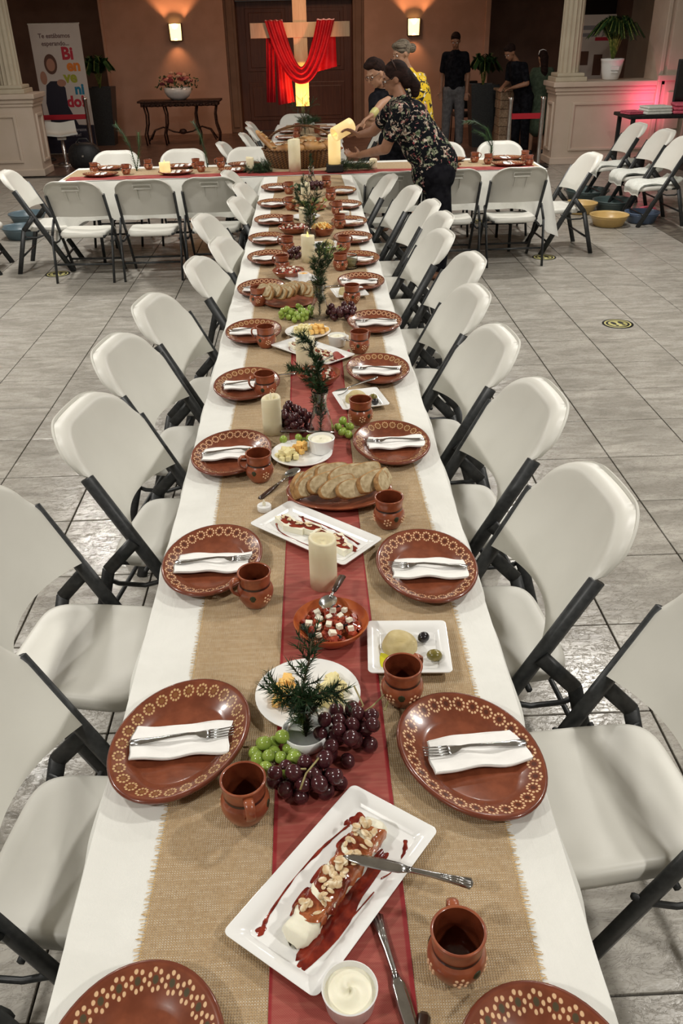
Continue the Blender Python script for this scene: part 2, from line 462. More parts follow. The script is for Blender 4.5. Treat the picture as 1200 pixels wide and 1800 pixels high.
m_almond = mat('sliced almond', (0.68, 0.50, 0.29), 0.6, fn=speck((0.60, 0.42, 0.22), (0.84, 0.74, 0.54), 60))
m_ckyel = mat('pale yellow cheese', (0.80, 0.68, 0.30), 0.5, sss=0.1, fn=speck((0.78, 0.68, 0.32), (0.84, 0.75, 0.42), 30))
m_ckora = mat('orange marbled cheese', (0.82, 0.42, 0.07), 0.5, fn=speck((0.84, 0.36, 0.04), (0.88, 0.70, 0.28), 45))
m_feta = mat('white feta', (0.82, 0.77, 0.62), 0.7, fn=speck((0.78, 0.72, 0.55), (0.88, 0.84, 0.72), 60))
m_tomato = mat('tomato flesh', (0.32, 0.035, 0.018), 0.25, coat=0.3, fn=speck((0.20, 0.02, 0.012), (0.42, 0.08, 0.04), 60))
m_olivek = mat('black olive', (0.012, 0.009, 0.011), 0.25, coat=0.3)
m_oliveg = mat('green olive', (0.17, 0.14, 0.03), 0.3, coat=0.3, fn=speck((0.13, 0.11, 0.02), (0.24, 0.19, 0.05), 40))
m_hummus = mat('hummus', (0.52, 0.42, 0.20), 0.6, fn=speck((0.48, 0.38, 0.17), (0.58, 0.48, 0.25), 30, bs=0.4, bd=0.003, bscale=60))
m_oil = mat('yellow olive oil', (0.62, 0.58, 0.03), 0.1, coat=0.4)
def f_bread():
    x, y, z, v = xyz('Object')
    n = noise(v, 60, 4); h = voro(v, 90)
    return {'Base Color': mixc(step(n, 0.35, 0.7), (0.52, 0.42, 0.26), (0.34, 0.25, 0.13)), 'Normal': bump(h, 0.5, 0.003)}
m_crumb = mat('bread crumb', rough=0.9, fn=f_bread)
m_loaf = mat('smooth brown loaf crust', rough=0.55, fn=speck((0.24, 0.105, 0.03), (0.46, 0.25, 0.09), 9))
m_crust = mat('bread crust', rough=0.8, fn=speck((0.20, 0.095, 0.03), (0.40, 0.22, 0.08), 45, bs=0.5, bd=0.003, bscale=120))
m_needle = mat('fir needles', (0.02, 0.055, 0.02), 0.55, fn=speck((0.012, 0.035, 0.015), (0.04, 0.095, 0.03), 30))
m_twig = mat('twig bark', (0.09, 0.06, 0.03), 0.8)
m_leaf = mat('dark green leaf', (0.02, 0.06, 0.018), 0.4, fn=speck((0.012, 0.035, 0.012), (0.04, 0.10, 0.03), 8))
m_leafl = mat('yellow green leaf', (0.16, 0.22, 0.04), 0.5, fn=speck((0.10, 0.16, 0.03), (0.3, 0.34, 0.08), 30))
def f_wicker():
    x, y, z, v = xyz('Object')
    a = S.op('ARCTAN2', y, x)
    w = S.op('SINE', a * 44 + S.op('FLOOR', z * 55) * PI) * S.op('SINE', z * 172)
    return {'Base Color': mixc(w * 0.5 + 0.5, (0.07, 0.03, 0.011), (0.24, 0.11, 0.038)), 'Normal': bump(w, 0.8, 0.01)}
m_wicker = mat('woven wicker', rough=0.7, fn=f_wicker)
m_skin = [mat('skin tone light', (0.38, 0.21, 0.13), 0.55, sss=0.08, fn=speck((0.36, 0.195, 0.12), (0.41, 0.23, 0.145), 12)),
          mat('skin tone medium', (0.27, 0.13, 0.075), 0.55, sss=0.08, fn=speck((0.25, 0.12, 0.068), (0.30, 0.148, 0.088), 12))]
m_hair = mat('near black hair', (0.012, 0.007, 0.006), 0.8, spec=0.15, fn=f_wood((0.007, 0.004, 0.0035), (0.028, 0.013, 0.01), 2.5, 0))
m_hairgrey = mat('ash streaked hair', rough=0.75, spec=0.2, fn=f_wood((0.04, 0.028, 0.02), (0.23, 0.19, 0.14), 2.2, 0))
def f_floral():
    x, y, z, v = xyz('Object')
    n1 = noise(v, 17, 3, 0.6, 0.4); n2 = noise(vec(x + 5, y, z), 21, 3, 0.6, 0.6); n3 = noise(vec(x, y + 9, z), 24, 3, 0.6, 0.5)
    n4 = noise(vec(x, y + 2, z + 7), 48, 2)
    c = mixc(step(n1, 0.56, 0.58), (0.006, 0.007, 0.009), mixc(step(n4, 0.4, 0.6), (0.06, 0.085, 0.045), (0.30, 0.31, 0.22)))
    c = mixc(step(n2, 0.58, 0.60), c, mixc(step(n4, 0.4, 0.6), (0.20, 0.12, 0.09), (0.55, 0.47, 0.38)))
    c = mixc(step(n3, 0.62, 0.64), c, mixc(step(n4, 0.4, 0.6), (0.30, 0.05, 0.06), (0.55, 0.30, 0.28)))
    c = mixc(1.0 - step(noise(vec(x, y, z + 4), 60, 2), 0.36, 0.40), c, (0.006, 0.007, 0.009))
    return {'Base Color': c}
m_floral = mat('black floral print', rough=0.9, spec=0.1, fn=f_floral)
def f_yellow():
    x, y, z, v = xyz('Object')
    n = noise(v, 16, 3, 0.6, 1.0); n2 = noise(vec(x + 3, y, z), 18, 2)
    c = mixc(step(n, 0.53, 0.55), (0.75, 0.50, 0.02), (0.012, 0.012, 0.012))
    return {'Base Color': mixc(step(n2, 0.62, 0.64), c, (0.8, 0.75, 0.6))}
m_yellow = mat('yellow and black print', rough=0.85, fn=f_yellow)
m_blackcl = mat('black clothing', (0.008, 0.008, 0.01), 0.95, spec=0.05, fn=speck((0.006, 0.006, 0.008), (0.013, 0.013, 0.016), 20))
m_greycl = mat('grey trousers cloth', (0.12, 0.12, 0.125), 0.95, spec=0.1, fn=speck((0.10, 0.10, 0.105), (0.14, 0.14, 0.145), 20))
m_greencl = mat('green dress cloth', (0.05, 0.075, 0.045), 0.9, fn=speck((0.04, 0.06, 0.035), (0.065, 0.09, 0.055), 20))
m_velvet = mat('crimson satin', (0.42, 0.006, 0.012), 0.45, spec=0.4, fn=speck((0.34, 0.004, 0.01), (0.52, 0.012, 0.02), 4))
m_towel = mat('white towelling', (0.78, 0.80, 0.74), 0.95, fn=speck((0.74, 0.76, 0.70), (0.82, 0.84, 0.79), 40, bs=0.4, bd=0.003, bscale=200))
m_pink = mat('pink towelling', (0.62, 0.10, 0.16), 0.95, fn=speck((0.56, 0.08, 0.13), (0.68, 0.14, 0.2), 40))
m_basin = {k: mat(k + ' plastic basin', c, 0.35, fn=speck(c, tuple(min(1, a * 1.15) for a in c), 6)) for k, c in dict(tan=(0.50, 0.34, 0.13), blue=(0.09, 0.13, 0.21), teal=(0.05, 0.075, 0.075), slate=(0.10, 0.15, 0.18)).items()}
m_screen = mat('switched off screen', (0.01, 0.008, 0.008), 0.12)
m_block = mat('sandstone block', rough=0.85, fn=speck((0.24, 0.15, 0.09), (0.40, 0.28, 0.18), 6, bs=0.5, bd=0.01))
m_ban = mat('banner vinyl', (0.62, 0.53, 0.47), 0.6, fn=speck((0.60, 0.51, 0.45), (0.64, 0.55, 0.49), 2))
m_navy = mat('dark navy print', (0.015, 0.012, 0.025), 0.6)
m_greypr = mat('grey print', (0.25, 0.23, 0.24), 0.6)
m_pr = {k: mat(k + ' print', c, 0.6) for k, c in dict(crimson=(0.48, 0.02, 0.04), orange=(0.75, 0.2, 0.02), lime=(0.36, 0.36, 0.03), teal=(0.01, 0.18, 0.3), magenta=(0.45, 0.015, 0.09), skin=(0.42, 0.2, 0.13), brown=(0.12, 0.05, 0.03), text=(0.16, 0.09, 0.08)).items()}
m_belt = mat('red belt webbing', (0.42, 0.008, 0.02), 0.6)
m_yel = mat('yellow sticker', (0.50, 0.46, 0.18), 0.5)
m_shade = mat('ivory glass shade lit from inside', (0.9, 0.7, 0.35), 0.4, emit=(1.0, 0.72, 0.28), es=2.6)
m_flower = {k: mat(k + ' petals', c, 0.7, fn=speck(c, tuple(min(1, a * 1.3) for a in c), 20)) for k, c in dict(pink=(0.50, 0.16, 0.13), burgundy=(0.16, 0.02, 0.035), peach=(0.62, 0.36, 0.24)).items()}

# ------------------------------------------------------------------ the room
H = 3.4
XS = [0.18 + 0.43 * k for k in range(-12, 12)]
YS = [4.634 + 0.445 * k for k in range(-13, 22)]
floor = struct(G().box((0, 6.5, -0.06), (14, 16, 0.10)).build('floor', m_grout))
tile_me = G().box((0.215, 0.2225, -0.004), (0.424, 0.439, 0.012), bev=0.0025).mesh('floor_tile', m_tile)
def seen(p):
    q = Vector(p) - CAM
    z = q.dot(FWD)
    if z < 0.2: return 0
    u = 600 + 1480 * q.dot(RIGHT) / z; v = 900 + 1480 * q.dot(DOWN) / z
    return -60 < u < 1260 and -60 < v < 1860
cells = []
rest = G()
for x in XS:
    for y in YS:
        if y > 13.5: continue
        ok = any(seen((x + a, y + b, 0)) for a in (0, .43) for b in (0, .445))
        cells.append((0 if ok else 1, (x - CAM.x) ** 2 + y * y, x, y))
cells.sort()
for k, (a, d, x, y) in enumerate(cells):
    if k < 300:
        put('tile', tile_me, floor, (x, y, 0))
    else:
        rest.box((x + 0.215, y + 0.2225, -0.004), (0.424, 0.439, 0.0121))
stuff(rest.build('tile_field', m_tile, floor))
g = G()
for k in range(19): g.box((3.74, 2.4 + k * 0.4, 0.0035), (0.25, 0.396, 0.004), bev=0.001)
struct(g.build('trim_1', m_band))
struct(G().box((0, 16.9, -0.03), (14, 6.2, 0.06)).build('floor_back', m_vest))
struct(G().box((0, 8.5, H + 0.05), (14, 24, 0.1)).build('ceiling', m_ceil))
struct(G().box((-6.9, 8.5, H / 2), (0.2, 24, H)).build('wall_left', m_side))
struct(G().box((6.9, 8.5, H / 2), (0.2, 24, H)).build('wall_right', m_side))
struct(G().box((0, -3.4, H / 2), (14, 0.2, H)).build('wall_front', m_side))
# back wall: deep side bays, nearer central bay with a recess for the doors
struct(G().box((-5.4, 20.1, H / 2), (3.3, 0.2, H)).box((5.4, 20.1, H / 2), (3.6, 0.2, H)).build('wall_back', m_wall_shade))
g = G()
g.box((-2.71, 19.5, H / 2), (2.34, 1.0, H)).box((2.4, 19.5, H / 2), (2.42, 1.0, H))
g.box((-0.17, 19.5, 2.95), (2.74, 1.0, 0.9))
struct(g.build('wall_centre', m_wall))
struct(G().box((-3.89, 18.975, H / 2), (0.05, 0.05, H), bev=0.008).build('trim_2', m_wall))
struct(G().box((3.61, 18.96, H / 2), (0.10, 0.08, H), bev=0.01).build('trim_3', m_wall))
g = G()
g.box((-1.43, 19.2, 1.25), (0.22, 0.3, 2.5), bev=0.01).box((1.08, 19.2, 1.25), (0.22, 0.3, 2.5), bev=0.01).box((-0.17, 19.2, 2.42), (2.3, 0.3, 0.17), bev=0.01)
for s, x in ((-1, -1.43), (1, 1.08)):
    g.box((x, 19.04, 1.25), (0.12, 0.03, 2.3), bev=0.008)
struct(g.build('trim_4', m_surround))
struct(G().box((5.9, 19.97, 2.1), (1.1, 0.06, 2.4), bev=0.01).build('dark_opening', m_screen))  # flat black panel stands in for a dark opening, its darkness is only colour
d1 = thing('door_1', 'x', 'x', (-0.175, 19.33, 0)); del d1['label']; del d1['category']; struct(d1)
for s in (-1, 1):
    g = G(); cx = s * 0.575
    g.box((cx, 0, 1.17), (1.14, 0.05, 2.32), bev=0.004)
    for (pz, ph) in ((0.55, 0.7), (1.65, 1.1)):
        g.box((cx, -0.028, pz), (0.8, 0.02, ph), bev=0.008)
        g.box((cx, -0.04, pz), (0.66, 0.02, ph - 0.14), bev=0.009)
    g.build('door_leaf', m_door, d1)
    G().tube([(s * 0.06, -0.03, 1.02), (s * 0.06, -0.08, 1.02), (s * 0.16, -0.08, 1.02)], 0.012).build('door_handle', m_chrome, d1)

def column(x, y, z0, name='fluted_column', label='', group=None):
    t = thing(name, label, 'column', (x, y, z0), 0, group)
    G().box((0, 0, 0.03), (0.46, 0.46, 0.06), bev=0.008).box((0, 0, 0.085), (0.40, 0.40, 0.05), bev=0.015).build('column_base', m_colm, t)
    n = 16 * 6
    def shaft(u, v):
        a = u * 2 * PI
        fl = abs(math.sin(a * 8)) ** 0.6
        r = 0.142 + 0.014 * (1 - fl) - 0.01 * v
        return (r * math.cos(a), r * math.sin(a), 0.11 + v * 2.0)
    G().grid(shaft, n, 3, close_u=True, smooth=False).build('shaft', m_colm, t)
    return t
def halfwall(name, x0, x1, y0, y1, top, panels, side, side_panels):
    g = G()
    g.box(((x0 + x1) / 2, (y0 + y1) / 2, top / 2 - 0.04), (x1 - x0, y1 - y0, top - 0.08))
    g.box(((x0 + x1) / 2, (y0 + y1) / 2, top - 0.035), (x1 - x0 + 0.14, y1 - y0 + 0.14, 0.07), bev=0.012)
    g.box(((x0 + x1) / 2, (y0 + y1) / 2, top - 0.10), (x1 - x0 + 0.08, y1 - y0 + 0.08, 0.06), bev=0.02)
    g.box(((x0 + x1) / 2, (y0 + y1) / 2, top - 0.15), (x1 - x0 + 0.04, y1 - y0 + 0.04, 0.04), bev=0.01)
    g.box(((x0 + x1) / 2, (y0 + y1) / 2, 0.05), (x1 - x0 + 0.04, y1 - y0 + 0.04, 0.10), bev=0.012)
    def frame(cx, cz, w, h, yy=None, xx=None):
        for (a, b, c, d) in ((0, h / 2, w, 0.045), (0, -h / 2, w, 0.045), (-w / 2, 0, 0.045, h + 0.045), (w / 2, 0, 0.045, h + 0.045)):
            if yy is not None: g.box((cx + a, yy, cz + b), (c, 0.05, d), bev=0.012)
            else: g.box((xx, cx + a, cz + b), (0.05, c, d), bev=0.012)
    for (cx, w) in panels: frame(cx, 0.52, w, 0.62, yy=y0)
    for (cy, w) in side_panels: frame(cy, 0.52, w, 0.62, xx=side)
    return struct(g.build(name, m_cream))
halfwall('wall_low_left', -6.8, -3.99, 13.75, 14.25, 1.12, [(-5.0, 1.45)], -3.99, [(14.0, 0.26)])
halfwall('wall_low_right', 3.66, 5.35, 13.55, 14.05, 1.12, [(4.55, 1.25)], 3.66, [(13.8, 0.26)])
column(-4.30, 14.0, 1.12, label='cream fluted column standing on the low wall at the left', group=None)
column(3.86, 13.8, 1.12, label='cream fluted column standing on the low wall beside the large potted fern')
# right-hand pier and wall with the television
g = G()
g.box((5.36, 13.78, H / 2), (0.52, 0.60, H)).box((5.35, 13.47, H / 2), (0.30, 0.04, H), bev=0.008)
g.box((5.12, 13.47, H / 2), (0.06, 0.05, H), bev=0.01).box((5.58, 13.47, H / 2), (0.06, 0.05, H), bev=0.01)
g.box((5.36, 13.44, 1.15), (0.56, 0.06, 0.08), bev=0.012).box((5.36, 13.44, 0.72), (0.22, 0.05, 0.5), bev=0.012)
struct(g.build('wall_pier', m_cream))
struct(G().box((6.2, 13.7, H / 2), (1.2, 0.3, H)).build('wall_side', m_side))
struct(G().box((-5.9, 14.0, 2.95), (1.9, 0.4, 0.9)).box((0, 14.0, 3.12), (12, 0.4, 0.56)).build('added_soffit', m_cream))  # unseen soffit beam, added to block high light and keep the vestibule dark
# ------------------------------------------------------------------ tables and cloths
ZT = 0.75
def folding_table(name, x, y, rz, L, label, group):
    t = thing(name, label, 'table', (x, y, 0), rz, group)
    G().box((0, 0, 0.717), (L, 0.755, 0.045), bev=0.015).build('tabletop', m_plast, t)
    for s in (-1, 1):
        xx = s * (L / 2 - 0.28)
        for k in (-1, 1):
            G().tube([(xx, k * 0.28, 0.695), (xx, k * 0.30, 0.01)], 0.015).build('leg', m_frame, t)
        G().tube([(xx, -0.29, 0.25), (xx, 0.29, 0.25)], 0.011).tube([(xx, -0.28, 0.68), (xx, 0.28, 0.68)], 0.012).tube([(xx, 0, 0.25), (s * (L / 2 - 0.7), 0, 0.69)], 0.01).build('brace', m_frame, t)
    return t
n = 0
for k, yc in enumerate((-0.2, 1.64, 3.48, 5.32, 7.10)):
    L = 1.83 if k < 4 else 1.71
    folding_table('folding_table', 0, yc, PI / 2, L, 'white folding table under the long tablecloth, %s from the camera' % ['nearest', 'second', 'third', 'fourth', 'fifth'][k], 'tables of the long row')
folding_table('folding_table', -1.11, 8.40, 0, 2.2, 'white folding table under the left arm of the cross, dark legs showing below', 'cross arm tables')
folding_table('folding_table', 1.11, 8.40, 0, 2.1, 'white folding table under the right arm of the cross', 'cross arm tables')
for k, yc in enumerate((9.72, 11.55)):
    folding_table('folding_table', 0, yc, PI / 2, 1.82, 'white folding table of the head section, %s the cross' % ['next to', 'second past'][k], 'head tables')

def cloth(name, x0, x1, y0, y1, drop, label, z=ZT, pts=0.0, seed=0, sides='xXyY', edges=None):
    """tablecloth with hanging skirts"""
    R = random.Random(seed); g = G()
    nx = max(6, int((x1 - x0) / 0.12)); ny = max(6, int((y1 - y0) / 0.12))
    g.grid(lambda u, v: (x0 + (x1 - x0) * u, y0 + (y1 - y0) * v, z), nx, ny)
    per = []
    def seg(a, b, nrm):
        L = math.hypot(b[0] - a[0], b[1] - a[1]); n = int(L / 0.025)
        for i in range(n):
            t = i / n; per.append((a[0] + (b[0] - a[0]) * t, a[1] + (b[1] - a[1]) * t, nrm, t, L))
    seg((x0, y0), (x1, y0), (0, -1)); seg((x1, y0), (x1, y1), (1, 0)); seg((x1, y1), (x0, y1), (0, 1)); seg((x0, y1), (x0, y0), (-1, 0))
    N = len(per); ph = [R.uniform(0, 6) for _ in range(4)]
    rows = 9
    vs = []; 
    for i, (px, py, nr, t, L) in enumerate(per):
        d0 = min(t, 1 - t) * L            # distance to a corner
        cor = max(0, 1 - d0 / 0.22) ** 2
        s = i * 0.025
        nx_, ny_ = nr
        if cor > 0:
            cx = (x0 + x1) / 2; cy = (y0 + y1) / 2
            dx = 1 if px > cx else -1; dy = 1 if py > cy else -1
            nx_ = nx_ * (1 - cor * .5) + dx * cor * .5; ny_ = ny_ * (1 - cor * .5) + dy * cor * .5
        for k in range(rows + 1):
            q = k / rows
            dd = drop * (1 + pts * cor) * q
            out = 0.012 * min(1, q * 6) + q * (0.022 + 0.022 * math.sin(s * 14 + ph[0]) + 0.014 * math.sin(s * 31 + ph[1])) + cor * 0.11 * q
            vs.append((px + nx_ * out, py + ny_ * out, z - dd - (0.004 if k == 0 else 0)))
    fs = []
    for i in range(N):
        j = (i + 1) % N
        for k in range(rows): fs.append((i * (rows + 1) + k, j * (rows + 1) + k, j * (rows + 1) + k + 1, i * (rows + 1) + k + 1))
    g.add(vs, fs)
    o = g.build(name, m_cloth)
    return tag(o, label, 'tablecloth')
cloth('tablecloth', -0.385, 0.385, -1.12, 7.965, 0.24, 'long white tablecloth on the table that runs away from the camera', seed=1)
cloth('tablecloth', -2.21, 2.14, 8.0, 8.80, 0.33, 'white tablecloth over the crosswise table, its right corner hanging down in a point', seed=2, pts=0.75)
cloth('tablecloth', -0.39, 0.39, 8.835, 12.45, 0.24, 'white tablecloth on the head section beyond the bread basket', seed=3)

def strip(x0, x1, y0, y1, z, th, wob=0.0, seed=0, n=120):
    R = random.Random(seed); p = [R.uniform(0, 6) for _ in range(4)]
    def fn(u, v):
        y = y0 + (y1 - y0) * v
        a = x0 + wob * math.sin(y * 3 + p[0]); b = x1 + wob * math.sin(y * 2.3 + p[1])
        return (a + (b - a) * u, y, z)
    g = G().grid(fn, 4, n)
    for (u0, sgn) in ((0, 1), (1, -1)):
        g.grid(lambda u, v: (fn(u0, v)[0], fn(u0, v)[1], z - th * u), 1, n)
    return g
def fringe(g, xf, y0, y1, z, sgn, stepy=0.0050, ln=0.0085):
    y = y0
    while y < y1:
        L = ln * random.uniform(0.6, 1.3); x = xf(y); dy = random.uniform(-0.004, 0.004); w = 0.0011
        g.add([(x - sgn * .003, y - w, z), (x - sgn * .003, y + w, z), (x + sgn * L, y + dy + w * .6, z - .0012), (x + sgn * L, y + dy - w * .6, z - .0012)], [(0, 1, 2, 3)])
        y += stepy * random.uniform(0.7, 1.3)
run = tag(strip(-0.270, 0.300, 0.40, 7.96, 0.7525, 0.0022, 0.006, 5).build('burlap_runner', m_burlap), 'long tan burlap runner with frayed edges down the middle of the near table', 'table runner')
g = G(); R = random.Random(5); pp = [R.uniform(0, 6) for _ in range(4)]
fringe(g, lambda y: -0.270 + 0.006 * math.sin(y * 3 + pp[0]), 0.40, 5.2, 0.7528, -1)
fringe(g, lambda y: 0.300 + 0.006 * math.sin(y * 2.3 + pp[1]), 0.40, 5.2, 0.7528, 1)
stuff(g.build('fringe', m_fringe, run))
g = strip(-0.082, 0.117, 0.40, 3.32, 0.7538, 0.001, 0.003, 8, 60)
tag(g.build('organza_runner', m_red), 'sheer red runner laid over the burlap at the near end of the table', 'table runner')
def wavy(cx, cy, L, W, rz, z, seed, hgt=0.02, n=24):
    R = random.Random(seed); p = [R.uniform(0, 6) for _ in range(6)]
    T = TR(cx, cy, z, rz=rz)
    return G().grid(lambda u, v: ((u - .5) * L, (v - .5) * W * (0.8 + .2 * math.sin(u * 9 + p[2])), 0.003 + hgt * (0.5 + 0.5 * math.sin(u * 17 + p[0] + v * 3)) * (0.5 + .5 * math.sin(v * 9 + p[1]))), n, n // 2, T)
tag(wavy(0.075, 3.22, 0.16, 0.12, 0.4, 0.7552, 3, 0.022).build('organza_end', m_red), 'crumpled red end of the sheer runner beside the salad bowl behind the pale tall candle', 'cloth')
tag(G().grid(lambda u, v: (-2.19 + 4.3 * u, 8.10 + 0.56 * v, 0.7525), 60, 6).grid(lambda u, v: (-2.19 + 4.3 * u, 8.10, 0.7525 - 0.0022 * v), 60, 1).build('burlap_runner', m_burlap), 'burlap runner lying along the crosswise table', 'table runner')
m_red2 = mat('plain red cloth', (0.27, 0.03, 0.03), 0.7, fn=speck((0.23, 0.02, 0.02), (0.34, 0.06, 0.05), 12))
tag(G().grid(lambda u, v: (-2.15 + 4.22 * u, 8.02 + 0.2 * v + 0.01 * math.sin(u * 40), 0.7545), 80, 4).grid(lambda u, v: (-2.15 + 4.22 * u, 8.02 + 0.01 * math.sin(u * 40), 0.7545 - 0.002 * v), 80, 1).build('red_runner', m_red2), 'red runner along the front edge of the crosswise table', 'table runner')
tag(G().grid(lambda u, v: (-0.27 + 0.54 * u, 8.9 + 3.45 * v, 0.7525), 6, 40).grid(lambda u, v: (-0.27 + 0.54 * u, 8.9, 0.7525 - .0022 * v), 6, 1).build('burlap_runner', m_burlap), 'burlap runner on the head section', 'table runner')

# ------------------------------------------------------------------ folding chairs
# local frame: seat centre at the origin, the sitter faces +Y
UT = Vector((0, -0.266, 0.845)); UF = Vector((0, 0.199, 0.0))
def along(t):                     # t: height along the upright
    return UF + (UT - UF) * t
def back_mesh():
    W, Ht, rc = 0.243, 0.398, 0.155
    up = (UT - UF).normalized()               # direction up the back
    nrm = Vector((0, up.z, -up.y)).normalized()   # towards the sitter (front)
    base = along((0.515) / 0.845)
    def front(s, t):
        x = W * s
        h = Ht + 0.012 * (1 - s * s)
        q = max(0, abs(x) - (W - rc))
        if q > 0: h -= rc - math.sqrt(max(0, rc * rc - q * q))
        lowcut = 0.042 * (1 - s * s)          # arched lower edge
        y = lowcut + (h - lowcut) * t
        # distance to the top / upper side outline
        qx = abs(x) - (W - rc); qy = y - (Ht - rc)
        e = rc - (math.hypot(max(qx, 0), max(qy, 0)) + min(max(qx, qy), 0))
        Rl = 0.046
        k = min(1, max(0, (y - 0.20) / 0.07)); k = k * k * (3 - 2 * k)   # the rolled lip fades out on the lower sides
        lip = 0
        if e < Rl: lip = Rl * (1 - math.sqrt(max(0, 1 - (1 - e / Rl) ** 2))) * (0.12 + 0.88 * k)
        depth = (0.062 - 0.022 * t) * s * s - 0.040 + 0.022 * t - lip - 0.008 * math.sin(t * PI) * (1 - s * s)
        P = base + up * y + nrm * depth
        return Vector((x, P.y, P.z)), nrm
    nu, nv = 36, 26
    def ss(i):
        a = -1 + 2 * i / nu
        return math.sin(a * PI / 2) * 0.55 + a * 0.45
    def tt(j):
        a = j / nv
        return 1 - (1 - a) ** 1.7
    F = [[front(ss(i), tt(j))[0] for j in range(nv + 1)] for i in range(nu + 1)]
    vs = []; fs = []
    for i in range(nu + 1):
        for j in range(nv + 1): vs.append(F[i][j])
    for i in range(nu + 1):
        for j in range(nv + 1):
            a = F[min(i + 1, nu)][j] - F[max(i - 1, 0)][j]; b = F[i][min(j + 1, nv)] - F[i][max(j - 1, 0)]
            n = a.cross(b)
            n = n.normalized() if n.length > 1e-9 else -nrm
            if n.dot(nrm) > 0: n = -n
            vs.append(F[i][j] + (n * 0.4 - nrm * 0.6).normalized() * 0.008)
    o = (nu + 1) * (nv + 1)
    I = lambda i, j: i * (nv + 1) + j
    for i in range(nu):
        for j in range(nv):
            fs.append((I(i, j), I(i + 1, j), I(i + 1, j + 1), I(i, j + 1)))
            fs.append((o + I(i, j), o + I(i, j + 1), o + I(i + 1, j + 1), o + I(i + 1, j)))
    for i in range(nu):
        fs.append((I(i, 0), o + I(i, 0), o + I(i + 1, 0), I(i + 1, 0))); fs.append((I(i, nv), I(i + 1, nv), o + I(i + 1, nv), o + I(i, nv)))
    for j in range(nv):
        fs.append((I(0, j), I(0, j + 1), o + I(0, j + 1), o + I(0, j))); fs.append((I(nu, j), o + I(nu, j), o + I(nu, j + 1), I(nu, j + 1)))
    g = G().add(vs, fs)
    # grip recess and stiffening ribs on the rear face
    bc = base + up * 0.335 - nrm * 0.056
    ax = math.atan2(-nrm.z, nrm.y)
    T = Matrix.Translation(bc) @ Matrix.Rotation(-ax, 4, 'X')
    for (c, d) in (((0, 0, 0.018), (0.15, 0.016, 0.007)), ((0, 0, -0.018), (0.15, 0.016, 0.007)), ((-0.072, 0, 0), (0.007, 0.016, 0.036)), ((0.072, 0, 0), (0.007, 0.016, 0.036))):
        g.box(c, d, T, bev=0.003)
    g.box((-0.05, 0.004, -0.075), (0.005, 0.010, 0.10), T).box((0.05, 0.004, -0.075), (0.005, 0.010, 0.10), T)
    return g
def seat_mesh():
    g = G()
    def outline(a):
        c, s = math.cos(a), math.sin(a)
        x = 0.208 * math.copysign(abs(c) ** 0.34, c); y = 0.2 * math.copysign(abs(s) ** 0.34, s)
        x *= 1 + 0.06 * (-y / 0.2) * -1 * 0.5
        return x, y
    prof = [(0.0, 0.427), (0.35, 0.428), (0.6, 0.432), (0.78, 0.438), (0.90, 0.4435), (0.955, 0.441), (0.99, 0.432), (1.0, 0.418), (0.99, 0.402), (0.955, 0.400), (0.94, 0.415), (0.9, 0.422), (0.0, 0.418)]
    seg = 44; vs = []; fs = []
    for i in range(seg):
        x, y = outline(2 * PI * i / seg)
        for r, z in prof:
            z -= 0.040
            fr = -0.018 * max(0, y * r / 0.2) ** 3      # waterfall front edge
            vs.append((x * r, y * r + 0.01, z + fr))
    n = len(prof)
    for i in range(seg):
        j = (i + 1) % seg
        for k in range(n - 1): fs.append((i * n + k, j * n + k, j * n + k + 1, i * n + k + 1))
    return g.add(vs, fs)
def chair_proto(label, loc, rz, group):
    t = thing('folding_chair', label, 'chair', loc, rz, group)
    seat_mesh().build('seat', m_plast, t)
    back_mesh().build('backrest', m_plast, t, sharp=rad(50))
    up = (UT - UF).normalized(); nrm = Vector((0, up.z, -up.y))
    for s in (-1, 1):
        a = along(0.84); f = UF
        g = G().bar((s * 0.243, a.y, a.z) , (s * 0.235, f.y, 0.0), 0.046, 0.020, up=(1, 0, 0))
        g.build('front_leg', m_frame, t)
        g = G().bar((s * 0.256, -0.070, 0.49), (s * 0.258, -0.170, 0.38), 0.042, 0.018, up=(1, 0, 0)).bar((s * 0.258, -0.170, 0.38), (s * 0.248, -0.280, 0.0), 0.040, 0.018, up=(1, 0, 0))
        g.build('rear_leg', m_frame, t)
        G().tube([(s * 0.246, -0.195, 0.34), (s * 0.244, -0.15, 0.318), (s * 0.242, -0.06, 0.315), (s * 0.240, 0.0, 0.335), (s * 0.236, 0.04, 0.36)], 0.008, 6).build('brace', m_frame, t)
        G().box((s * 0.188, -0.02, 0.370), (0.022, 0.30, 0.018), bev=0.004).build('seat_rail', m_frame, t)
    G().tube([(-0.222, 0.135, 0.115), (0.222, 0.135, 0.115)], 0.009, 6).build('crossbar', m_frame, t)
    G().tube([(-0.238, -0.23, 0.15), (0.238, -0.23, 0.15)], 0.009, 6).build('crossbar', m_frame, t)
    G().tube([(-0.236, -0.055, 0.366), (0.236, -0.055, 0.366)], 0.009, 6).build('crossbar', m_frame, t)
    return freeze(t)
ordn = ['nearest', 'second', 'third', 'fourth', 'fifth', 'sixth', 'seventh', 'eighth', 'ninth', 'tenth', 'eleventh', 'twelfth']
chair0 = None
def chair(x, y, face, label, group):
    """face: direction the sitter looks, degrees from +X"""
    global chair0
    rz = rad(face - 90)
    if chair0 is None:
        chair0 = chair_proto(label, (x, y, 0), rz, group); return chair0
    return dup(chair0, (x, y, 0), rz, label, group)
right_row = [(0.64, 1.31, 185), (0.475, 1.914, 185), (0.48, 2.58, 184), (0.46, 3.19, 184), (0.47, 3.82, 183), (0.57, 4.46, 183), (0.50, 5.06, 184), (0.58, 5.60, 183), (0.56, 6.05, 182), (0.50, 6.63, 184), (0.38, 7.22, 182)]
